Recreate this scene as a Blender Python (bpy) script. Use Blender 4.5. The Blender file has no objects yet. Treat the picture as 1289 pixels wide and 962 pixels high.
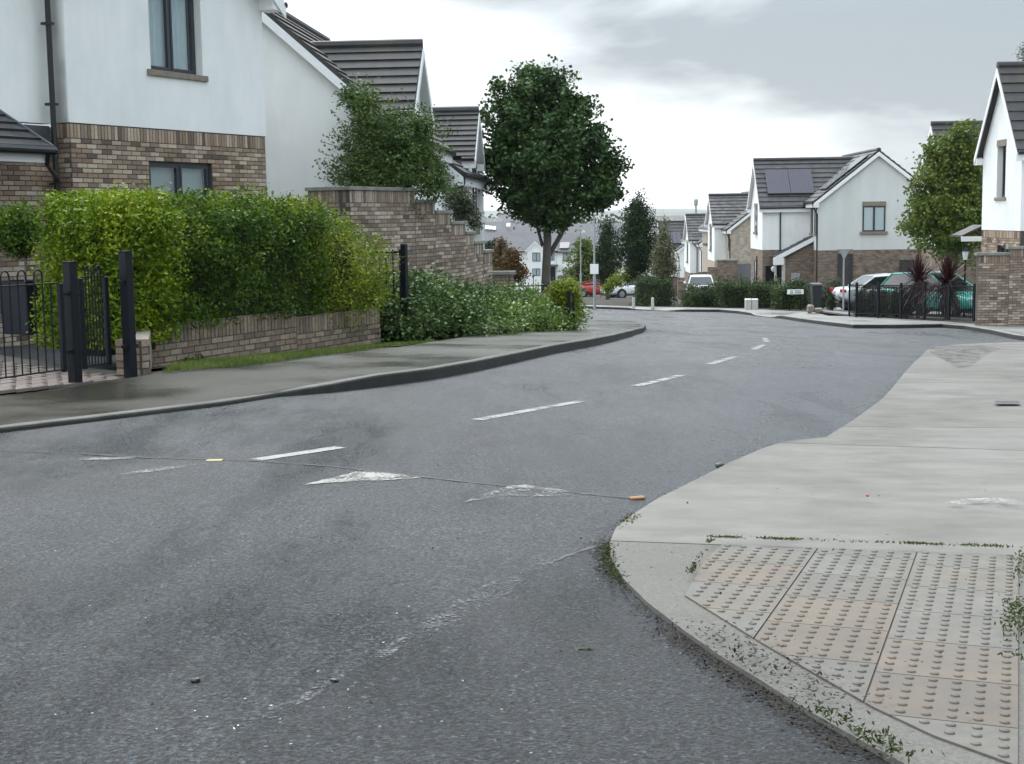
import bpy, bmesh, math, random
import numpy as np
from mathutils import Vector, Matrix

random.seed(7); RNG = np.random.default_rng(11)
S = bpy.context.scene
COL = S.collection
R = math.radians

# ------------------------------------------------------------------ camera
# survey of the photograph: the eye is the world origin; X right, Y down the street, Z up
FPX, CX, CY = 1784.0, 644.5, 481.0
PITCH = math.atan(208 / 1784); ROLL = .0145
CF = Vector((0, math.cos(PITCH), -math.sin(PITCH)))
_u = Vector((0, math.sin(PITCH), math.cos(PITCH))); _r = Vector((1, 0, 0))
CR = _r * math.cos(ROLL) - _u * math.sin(ROLL)
CU = _u * math.cos(ROLL) + _r * math.sin(ROLL)
cam = bpy.data.cameras.new('camera'); camo = bpy.data.objects.new('camera', cam); COL.objects.link(camo)
cam.sensor_width = 36; cam.sensor_fit = 'HORIZONTAL'; cam.lens = FPX / 1289 * 36
cam.clip_start = .1; cam.clip_end = 30000
camo.matrix_world = Matrix(((CR.x, CU.x, -CF.x, 0), (CR.y, CU.y, -CF.y, 0), (CR.z, CU.z, -CF.z, 0), (0, 0, 0, 1)))
S.camera = camo
S.view_settings.view_transform = 'Standard'; S.view_settings.look = 'None'
S.view_settings.exposure = 1.2; S.view_settings.gamma = 1
S.cycles.max_bounces = 6; S.cycles.diffuse_bounces = 3; S.cycles.glossy_bounces = 3
S.cycles.transparent_max_bounces = 8; S.cycles.transmission_bounces = 3; S.cycles.volume_bounces = 0
S.cycles.use_denoising = True

# ------------------------------------------------------------------ sky and sun
SUN_EL, SUN_AZ = R(52), R(-14)          # behind the cloud, ahead of the camera
W = bpy.data.worlds.new('World'); S.world = W; W.use_nodes = True
nt = W.node_tree; N = nt.nodes; L = nt.links; N.clear()
def nd(t, **k):
    n = N.new(t)
    for a, b in k.items(): setattr(n, a, b)
    return n
out = nd('ShaderNodeOutputWorld'); bg = nd('ShaderNodeBackground'); bg.inputs['Strength'].default_value = .1
sky = nd('ShaderNodeTexSky', sky_type='NISHITA', sun_disc=False)
sky.sun_elevation = SUN_EL; sky.sun_rotation = SUN_AZ; sky.dust_density = 3
tc = nd('ShaderNodeTexCoord')
sep = nd('ShaderNodeSeparateXYZ'); L.new(tc.outputs['Generated'], sep.inputs[0])
mp = nd('ShaderNodeMapping'); mp.inputs['Scale'].default_value = (2.6, 2.6, 11)
mp.inputs['Location'].default_value = (.35, .1, .62)
L.new(tc.outputs['Generated'], mp.inputs[0])
n1 = nd('ShaderNodeTexNoise'); n1.inputs['Scale'].default_value = 1.15; n1.inputs['Detail'].default_value = 5; n1.inputs['Roughness'].default_value = .5
n1.inputs['Distortion'].default_value = .25
L.new(mp.outputs[0], n1.inputs['Vector'])
# cloud base darkens away from the bright gap over the horizon
bk = nd('ShaderNodeMath', operation='MULTIPLY_ADD'); bk.inputs[1].default_value = .37; L.new(sep.outputs['X'], bk.inputs[0]); L.new(sep.outputs['Z'], bk.inputs[2])
mr = nd('ShaderNodeMapRange', interpolation_type='SMOOTHSTEP'); mr.inputs['From Min'].default_value = .03; mr.inputs['From Max'].default_value = .17
mr.inputs['To Min'].default_value = -.16; mr.inputs['To Max'].default_value = .21
L.new(bk.outputs[0], mr.inputs['Value'])
ad = nd('ShaderNodeMath', operation='ADD'); L.new(n1.outputs['Fac'], ad.inputs[0]); L.new(mr.outputs[0], ad.inputs[1])
cr = nd('ShaderNodeValToRGB'); e = cr.color_ramp.elements
e[0].position = .34; e[0].color = (8.6, 8.85, 9.0, 1); e[1].position = .68; e[1].color = (1.72, 1.98, 2.18, 1)
m_ = cr.color_ramp.elements.new(.47); m_.color = (5.7, 6.0, 6.15, 1)
L.new(ad.outputs[0], cr.inputs[0])
mx = nd('ShaderNodeMixRGB'); mx.inputs['Fac'].default_value = .9
# overcast sky raised far above horizon brightness overhead, added to light walls and road
zr0 = nd('ShaderNodeMapRange'); zr0.inputs['From Min'].default_value = .13; zr0.inputs['From Max'].default_value = .75
zr0.inputs['To Min'].default_value = 1.0; zr0.inputs['To Max'].default_value = 4.6
L.new(sep.outputs['Z'], zr0.inputs['Value'])
vm = nd('ShaderNodeVectorMath', operation='SCALE'); L.new(cr.outputs[0], vm.inputs[0]); L.new(zr0.outputs[0], vm.inputs['Scale'])
L.new(sky.outputs[0], mx.inputs['Color1']); L.new(vm.outputs[0], mx.inputs['Color2'])
L.new(mx.outputs[0], bg.inputs['Color']); L.new(bg.outputs[0], out.inputs['Surface'])
sl = bpy.data.lights.new('sun', 'SUN'); sl.energy = 1.5; sl.angle = R(40); sl.color = (1, .97, .93)
so = bpy.data.objects.new('sun', sl); COL.objects.link(so)
sd = Vector((math.sin(SUN_AZ) * math.cos(SUN_EL), math.cos(SUN_AZ) * math.cos(SUN_EL), math.sin(SUN_EL)))
so.rotation_euler = sd.to_track_quat('Z', 'Y').to_euler(); so.location = (0, 0, 60)

# ------------------------------------------------------------------ terrain
TS = [-400, -60, -20, 0, 5, 12, 18, 26, 36, 42, 48, 56, 65, 80, 110, 150, 190, 240, 320, 700, 9000]
TD = [1.0, 1.0, 1.1, 1.25, 1.42, 1.68, 1.92, 2.40, 3.12, 3.40, 3.68, 4.03, 4.45, 5.2, 6.9, 9.2, 11.0, 12.6, 13.2, 14, 14]
def _pchip(x, y):
    x = np.array(x, float); y = np.array(y, float); h = np.diff(x); d = np.diff(y) / h
    m = np.zeros_like(y)
    for i in range(1, len(x) - 1):
        if d[i - 1] * d[i] > 0:
            w1 = 2 * h[i] + h[i - 1]; w2 = h[i] + 2 * h[i - 1]
            m[i] = (w1 + w2) / (w1 / d[i - 1] + w2 / d[i])
    return x, y, h, m
_px = _pchip(TS, TD)
def _drop(s):
    x, y, h, m = _px
    i = int(np.clip(np.searchsorted(x, s) - 1, 0, len(x) - 2)); t = (s - x[i]) / h[i]
    return (2*t**3-3*t*t+1)*y[i] + (t**3-2*t*t+t)*h[i]*m[i] + (-2*t**3+3*t*t)*y[i+1] + (t**3-t*t)*h[i]*m[i+1]
KN = list(np.arange(-30, 0, 5)) + list(np.arange(0, 100, 2)) + list(np.arange(100, 330, 10)) + [400, 500, 700, 1500, 3000, 6000]
KN = [-400, -100, -60] + [float(k) for k in KN] + [9000]
KZ = [-_drop(k) for k in KN]
US, UC = math.sin(R(26.7)), math.cos(R(26.7))     # direction of the near street
def sw(s, w): return (US * s + UC * w, UC * s - US * w)
def s_of(x, y): return US * x + UC * y
def w_of(x, y): return UC * x - US * y
def zg(x, y): return float(np.interp(s_of(x, y), KN, KZ))
def ray(px, py): return CF + CR * ((px - CX) / FPX) - CU * ((py - CY) / FPX)
def P(px, py, Y):
    d = ray(px, py); return d * (Y / d.y)
def G(px, py, off=0.0):
    d = ray(px, py); d = d / d.y
    f = lambda t: t * d.z - zg(t * d.x, t) - (off(t * d.x, t) if callable(off) else off)
    a = 1.5
    while a < 400 and f(a) > 0: a *= 1.01
    lo, hi = a / 1.01, a
    for _ in range(40):
        mid = (lo + hi) / 2
        if f(mid) > 0: lo = mid
        else: hi = mid
    return d * hi

# ------------------------------------------------------------------ materials
def mat(name, base, rough=.8, var=.15, scale=8., base2=None, bump=0., bscale=60., rvar=0., rscale=.5, spec=.5, metal=0., island=None, coat=0., streak=None, f2=None, tone=0., worn=0., grad=None):
    """procedural surface: two-tone noise, optional relief, patchy gloss, optional per-piece colour ramp"""
    m = bpy.data.materials.new(name); m.use_nodes = True
    t = m.node_tree; n = t.nodes; l = t.links; b = n['Principled BSDF']
    b.inputs['Roughness'].default_value = rough; b.inputs['Metallic'].default_value = metal
    b.inputs['Specular IOR Level'].default_value = spec; b.inputs['Coat Weight'].default_value = coat
    if base2 is None:
        base2 = tuple(max(0, c * (1 - var)) for c in base); base = tuple(min(1, c * (1 + var)) for c in base)
    pos = n.new('ShaderNodeNewGeometry')
    vec = pos.outputs['Position']
    if streak:
        mpn = n.new('ShaderNodeMapping'); mpn.inputs['Scale'].default_value = streak
        l.new(vec, mpn.inputs[0]); svec = mpn.outputs[0]
    else: svec = vec
    no = n.new('ShaderNodeTexNoise'); no.inputs['Scale'].default_value = scale; no.inputs['Detail'].default_value = 5; no.inputs['Roughness'].default_value = .62
    l.new(svec, no.inputs['Vector'])
    mxx = n.new('ShaderNodeMixRGB'); mxx.inputs[1].default_value = (*base, 1); mxx.inputs[2].default_value = (*base2, 1)
    rg = n.new('ShaderNodeMapRange'); rg.inputs[1].default_value = .32; rg.inputs[2].default_value = .68
    l.new(no.outputs['Fac'], rg.inputs[0]); l.new(rg.outputs[0], mxx.inputs[0])
    colr = mxx.outputs[0]
    if island:      # list of (pos, colour): each piece its own tone
        oi = n.new('ShaderNodeObjectInfo'); a = n.new('ShaderNodeMath'); a.operation = 'ADD'
        l.new(pos.outputs['Random Per Island'], a.inputs[0]); l.new(oi.outputs['Random'], a.inputs[1])
        fr = n.new('ShaderNodeMath'); fr.operation = 'FRACT'; l.new(a.outputs[0], fr.inputs[0])
        rp = n.new('ShaderNodeValToRGB'); rp.color_ramp.interpolation = 'LINEAR'
        el = rp.color_ramp.elements
        while len(el) < len(island): el.new(.5)
        for q, (p_, c_) in zip(el, island): q.position = p_; q.color = (*c_, 1)
        l.new(fr.outputs[0], rp.inputs[0])
        ml = n.new('ShaderNodeMixRGB'); ml.blend_type = 'MULTIPLY'; ml.inputs[0].default_value = 1
        l.new(rp.outputs[0], ml.inputs[1]); l.new(colr, ml.inputs[2]); colr = ml.outputs[0]
    if f2:          # second large patchy tone (scale, colour, strength)
        n2 = n.new('ShaderNodeTexNoise'); n2.inputs['Scale'].default_value = f2[0]; n2.inputs['Detail'].default_value = 6; n2.inputs['Roughness'].default_value = .6
        l.new(vec, n2.inputs['Vector'])
        r2 = n.new('ShaderNodeMapRange'); r2.inputs[1].default_value = .48; r2.inputs[2].default_value = .7; r2.inputs[4].default_value = f2[2]
        l.new(n2.outputs['Fac'], r2.inputs[0])
        m2 = n.new('ShaderNodeMixRGB'); l.new(r2.outputs[0], m2.inputs[0]); l.new(colr, m2.inputs[1]); m2.inputs[2].default_value = (*f2[1], 1)
        colr = m2.outputs[0]
    if grad:        # (s0, s1, colour): second base colour farther along the street, painted wet reflection
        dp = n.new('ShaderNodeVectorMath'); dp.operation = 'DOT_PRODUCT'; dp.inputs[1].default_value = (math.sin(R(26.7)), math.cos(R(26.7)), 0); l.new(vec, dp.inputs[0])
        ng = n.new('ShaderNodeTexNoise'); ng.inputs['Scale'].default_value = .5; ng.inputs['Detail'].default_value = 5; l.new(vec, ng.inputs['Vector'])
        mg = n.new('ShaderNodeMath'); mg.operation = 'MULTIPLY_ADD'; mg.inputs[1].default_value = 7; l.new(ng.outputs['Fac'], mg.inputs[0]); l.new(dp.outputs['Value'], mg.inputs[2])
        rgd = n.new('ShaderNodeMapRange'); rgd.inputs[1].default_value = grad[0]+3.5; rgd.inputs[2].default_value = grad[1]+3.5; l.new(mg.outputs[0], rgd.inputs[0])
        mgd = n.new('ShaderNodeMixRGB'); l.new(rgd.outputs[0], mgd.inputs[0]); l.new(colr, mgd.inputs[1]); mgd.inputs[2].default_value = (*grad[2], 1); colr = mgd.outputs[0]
    if tone:
        oi2 = n.new('ShaderNodeObjectInfo'); rt = n.new('ShaderNodeMapRange'); rt.inputs[3].default_value = 1-tone; rt.inputs[4].default_value = 1+tone; l.new(oi2.outputs['Random'], rt.inputs[0])
        mt = n.new('ShaderNodeMixRGB'); mt.blend_type = 'MULTIPLY'; mt.inputs[0].default_value = 1; l.new(colr, mt.inputs[1]); l.new(rt.outputs[0], mt.inputs[2]); colr = mt.outputs[0]
    l.new(colr, b.inputs['Base Color'])
    if worn:        # paint worn through in flecks
        nw1 = n.new('ShaderNodeTexNoise'); nw1.inputs['Scale'].default_value = 55; nw1.inputs['Detail'].default_value = 6; nw1.inputs['Roughness'].default_value = .75; l.new(vec, nw1.inputs['Vector'])
        nw2 = n.new('ShaderNodeTexNoise'); nw2.inputs['Scale'].default_value = 5; nw2.inputs['Detail'].default_value = 3; l.new(vec, nw2.inputs['Vector'])
        aw = n.new('ShaderNodeMath'); aw.operation = 'MULTIPLY_ADD'; aw.inputs[1].default_value = .6; l.new(nw2.outputs['Fac'], aw.inputs[0]); l.new(nw1.outputs['Fac'], aw.inputs[2])
        rw = n.new('ShaderNodeMapRange'); rw.inputs[1].default_value = worn - .06; rw.inputs[2].default_value = worn + .06; l.new(aw.outputs[0], rw.inputs[0])
        l.new(rw.outputs[0], b.inputs['Alpha'])
    if rvar:
        n3 = n.new('ShaderNodeTexNoise'); n3.inputs['Scale'].default_value = rscale; n3.inputs['Detail'].default_value = 4
        l.new(vec, n3.inputs['Vector'])
        r3 = n.new('ShaderNodeMapRange'); r3.inputs[1].default_value = .35; r3.inputs[2].default_value = .65
        r3.inputs[3].default_value = max(.04, rough - rvar); r3.inputs[4].default_value = min(1, rough + rvar)
        l.new(n3.outputs['Fac'], r3.inputs[0]); l.new(r3.outputs[0], b.inputs['Roughness'])
    if bump:
        nb = n.new('ShaderNodeTexNoise'); nb.inputs['Scale'].default_value = bscale; nb.inputs['Detail'].default_value = 3
        l.new(vec, nb.inputs['Vector'])
        bp = n.new('ShaderNodeBump'); bp.inputs['Strength'].default_value = bump; bp.inputs['Distance'].default_value = .01
        l.new(nb.outputs['Fac'], bp.inputs['Height']); l.new(bp.outputs[0], b.inputs['Normal'])
    return m

def asphalt_mat(name='asphalt', k=1.):
    m = bpy.data.materials.new(name); m.use_nodes = True
    t = m.node_tree; n = t.nodes; l = t.links; b = n['Principled BSDF']
    pos = n.new('ShaderNodeNewGeometry'); v = pos.outputs['Position']
    vo = n.new('ShaderNodeTexVoronoi'); vo.inputs['Scale'].default_value = 105; l.new(v, vo.inputs['Vector'])
    sepc = n.new('ShaderNodeSeparateColor'); l.new(vo.outputs['Color'], sepc.inputs[0])
    rp = n.new('ShaderNodeValToRGB'); el = rp.color_ramp.elements
    el[0].position = 0; el[0].color = (.012, .0135, .016, 1); el[1].position = 1; el[1].color = (.10, .106, .115, 1)
    for p_, c_ in ((.4, .026), (.75, .048), (.95, .075)): q = el.new(p_); q.color = (c_*.97*k, c_ * 1.13*k, c_ * 1.32*k, 1)
    l.new(sepc.outputs[0], rp.inputs[0])
    big = n.new('ShaderNodeTexNoise'); big.inputs['Scale'].default_value = .55; big.inputs['Detail'].default_value = 7; big.inputs['Roughness'].default_value = .62; l.new(v, big.inputs['Vector'])
    r1 = n.new('ShaderNodeMapRange'); r1.inputs[1].default_value = .3; r1.inputs[2].default_value = .7; r1.inputs[3].default_value = .66; r1.inputs[4].default_value = 1.25
    l.new(big.outputs['Fac'], r1.inputs[0])
    ml = n.new('ShaderNodeMixRGB'); ml.blend_type = 'MULTIPLY'; ml.inputs[0].default_value = 1
    l.new(rp.outputs[0], ml.inputs[1]); l.new(r1.outputs[0], ml.inputs[2])
    pit = n.new('ShaderNodeTexNoise'); pit.inputs['Scale'].default_value = 58; pit.inputs['Detail'].default_value = 4; pit.inputs['Roughness'].default_value = .7; l.new(v, pit.inputs['Vector'])
    r9 = n.new('ShaderNodeMapRange'); r9.inputs[1].default_value = .42; r9.inputs[2].default_value = .54; r9.inputs[3].default_value = .06; r9.inputs[4].default_value = 1.4; l.new(pit.outputs['Fac'], r9.inputs[0])
    m9 = n.new('ShaderNodeMixRGB'); m9.blend_type = 'MULTIPLY'; m9.inputs[0].default_value = 1; l.new(ml.outputs[0], m9.inputs[1]); l.new(r9.outputs[0], m9.inputs[2]); l.new(m9.outputs[0], b.inputs['Base Color'])
    # damp film: streaky along the traffic
    mpn = n.new('ShaderNodeMapping'); mpn.inputs['Rotation'].default_value = (0, 0, R(26.7)); mpn.inputs['Scale'].default_value = (1.1, .28, 1)
    l.new(v, mpn.inputs[0])
    wet = n.new('ShaderNodeTexNoise'); wet.inputs['Scale'].default_value = .8; wet.inputs['Detail'].default_value = 6; wet.inputs['Roughness'].default_value = .65; l.new(mpn.outputs[0], wet.inputs['Vector'])
    r2 = n.new('ShaderNodeMapRange'); r2.inputs[1].default_value = .36; r2.inputs[2].default_value = .64; r2.inputs[3].default_value = .20; r2.inputs[4].default_value = .60
    l.new(wet.outputs['Fac'], r2.inputs[0]); l.new(r2.outputs[0], b.inputs['Roughness'])
    b.inputs['Specular IOR Level'].default_value = .42
    v2 = n.new('ShaderNodeTexVoronoi'); v2.inputs['Scale'].default_value = 80; v2.feature = 'F1'; l.new(v, v2.inputs['Vector'])
    nz = n.new('ShaderNodeTexNoise'); nz.inputs['Scale'].default_value = 58; nz.inputs['Detail'].default_value = 6; nz.inputs['Roughness'].default_value = .7; l.new(v, nz.inputs['Vector'])
    mm = n.new('ShaderNodeMath'); mm.operation = 'MULTIPLY_ADD'; mm.inputs[1].default_value = -.5
    l.new(v2.outputs['Distance'], mm.inputs[0]); l.new(nz.outputs['Fac'], mm.inputs[2])
    bp = n.new('ShaderNodeBump'); bp.inputs['Strength'].default_value = 1.0; bp.inputs['Distance'].default_value = .02
    l.new(mm.outputs[0], bp.inputs['Height']); l.new(bp.outputs[0], b.inputs['Normal'])
    return m

def glass_mat():
    m = bpy.data.materials.new('window_glass'); m.use_nodes = True
    t = m.node_tree; n = t.nodes; l = t.links; o = n['Material Output']; n.remove(n['Principled BSDF'])
    g = n.new('ShaderNodeBsdfGlossy'); g.inputs['Roughness'].default_value = .02; g.inputs['Color'].default_value = (.92, .95, .96, 1)
    tr = n.new('ShaderNodeBsdfTransparent'); tr.inputs['Color'].default_value = (.8, .86, .87, 1)
    lw = n.new('ShaderNodeLayerWeight'); lw.inputs['Blend'].default_value = .5
    pw = n.new('ShaderNodeMath'); pw.operation = 'POWER'; pw.inputs[1].default_value = 3.2; l.new(lw.outputs['Facing'], pw.inputs[0])
    fr = n.new('ShaderNodeMath'); fr.operation = 'MULTIPLY_ADD'; fr.inputs[1].default_value = .75; fr.inputs[2].default_value = .10; l.new(pw.outputs[0], fr.inputs[0])
    mxs = n.new('ShaderNodeMixShader'); l.new(fr.outputs[0], mxs.inputs[0]); l.new(tr.outputs[0], mxs.inputs[1]); l.new(g.outputs[0], mxs.inputs[2])
    l.new(mxs.outputs[0], o.inputs['Surface']); return m

def leaf_mat(name, ramp, rough=.5, trans=.25):
    m = bpy.data.materials.new(name); m.use_nodes = True
    t = m.node_tree; n = t.nodes; l = t.links; b = n['Principled BSDF']; o = n['Material Output']
    pos = n.new('ShaderNodeNewGeometry')
    rp = n.new('ShaderNodeValToRGB'); el = rp.color_ramp.elements
    while len(el) < len(ramp): el.new(.5)
    for q, (p_, c_) in zip(el, ramp): q.position = p_; q.color = (*c_, 1)
    no = n.new('ShaderNodeTexNoise'); no.inputs['Scale'].default_value = 1.7; no.inputs['Detail'].default_value = 3; l.new(pos.outputs['Position'], no.inputs['Vector'])
    a = n.new('ShaderNodeMath'); a.operation = 'MULTIPLY_ADD'; a.inputs[1].default_value = .45
    sb = n.new('ShaderNodeMapRange'); sb.inputs[1].default_value = .3; sb.inputs[2].default_value = .7; sb.inputs[3].default_value = 0; sb.inputs[4].default_value = .55
    l.new(no.outputs['Fac'], sb.inputs[0])
    l.new(pos.outputs['Random Per Island'], a.inputs[0]); l.new(sb.outputs[0], a.inputs[2]); l.new(a.outputs[0], rp.inputs[0])
    l.new(rp.outputs[0], b.inputs['Base Color']); b.inputs['Roughness'].default_value = rough; b.inputs['Specular IOR Level'].default_value = .22
    if trans:
        tl = n.new('ShaderNodeBsdfTranslucent'); l.new(rp.outputs[0], tl.inputs['Color'])
        mxs = n.new('ShaderNodeMixShader'); mxs.inputs[0].default_value = trans
        l.new(b.outputs[0], mxs.inputs[1]); l.new(tl.outputs[0], mxs.inputs[2]); l.new(mxs.outputs[0], o.inputs['Surface'])
    return m

def bricktex_mat(name, c1, c2, mortar, sc=1.0):
    """brickwork too far off to tell the bricks apart singly"""
    m = bpy.data.materials.new(name); m.use_nodes = True
    t = m.node_tree; n = t.nodes; l = t.links; b = n['Principled BSDF']
    tcn = n.new('ShaderNodeTexCoord'); sp = n.new('ShaderNodeSeparateXYZ'); l.new(tcn.outputs['Object'], sp.inputs[0])
    ad_ = n.new('ShaderNodeMath'); ad_.operation = 'ADD'; l.new(sp.outputs[0], ad_.inputs[0]); l.new(sp.outputs[1], ad_.inputs[1])
    cb = n.new('ShaderNodeCombineXYZ'); l.new(ad_.outputs[0], cb.inputs[0]); l.new(sp.outputs[2], cb.inputs[1])
    br = n.new('ShaderNodeTexBrick'); br.inputs['Scale'].default_value = 1; br.inputs['Brick Width'].default_value = .225 * sc; br.inputs['Row Height'].default_value = .075 * sc
    br.inputs['Mortar Size'].default_value = .006; br.inputs['Color1'].default_value = (*c1, 1); br.inputs['Color2'].default_value = (*c2, 1); br.inputs['Mortar'].default_value = (*mortar, 1)
    br.inputs['Bias'].default_value = -.1
    l.new(cb.outputs[0], br.inputs['Vector'])
    no = n.new('ShaderNodeTexNoise'); no.inputs['Scale'].default_value = 3.5; no.inputs['Detail'].default_value = 5; l.new(cb.outputs[0], no.inputs['Vector'])
    r = n.new('ShaderNodeMapRange'); r.inputs[1].default_value = .3; r.inputs[2].default_value = .7; r.inputs[3].default_value = .72; r.inputs[4].default_value = 1.25; l.new(no.outputs['Fac'], r.inputs[0])
    ml = n.new('ShaderNodeMixRGB'); ml.blend_type = 'MULTIPLY'; ml.inputs[0].default_value = 1; l.new(br.outputs['Color'], ml.inputs[1]); l.new(r.outputs[0], ml.inputs[2])
    l.new(ml.outputs[0], b.inputs['Base Color']); b.inputs['Roughness'].default_value = .9
    return m

BR = [(0, (0.328, 0.240, 0.168)), (.25, (0.235, 0.164, 0.116)), (.5, (0.373, 0.278, 0.198)), (.68, (0.461, 0.366, 0.275)), (.86, (0.533, 0.446, 0.354)), (.88, (0.115, 0.084, 0.069)), (.97, (0.151, 0.110, 0.086)), (1, (0.275, 0.194, 0.137))]
BRW = [(0, (0.266, 0.207, 0.152)), (.3, (0.209, 0.156, 0.116)), (.55, (0.302, 0.235, 0.177)), (.78, (0.354, 0.286, 0.222)), (.9, (0.239, 0.185, 0.144)), (.92, (0.151, 0.118, 0.099)), (1, (0.249, 0.190, 0.140))]
BRT = [(0, (0.311, 0.235, 0.182)), (.3, (0.213, 0.156, 0.120)), (.55, (0.346, 0.274, 0.214)), (.74, (0.444, 0.371, 0.302)), (.9, (0.533, 0.459, 0.388)), (.92, (0.124, 0.093, 0.078)), (1, (0.249, 0.181, 0.137))]
one = (1, 1, 1); dim = (.72, .72, .72)
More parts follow.
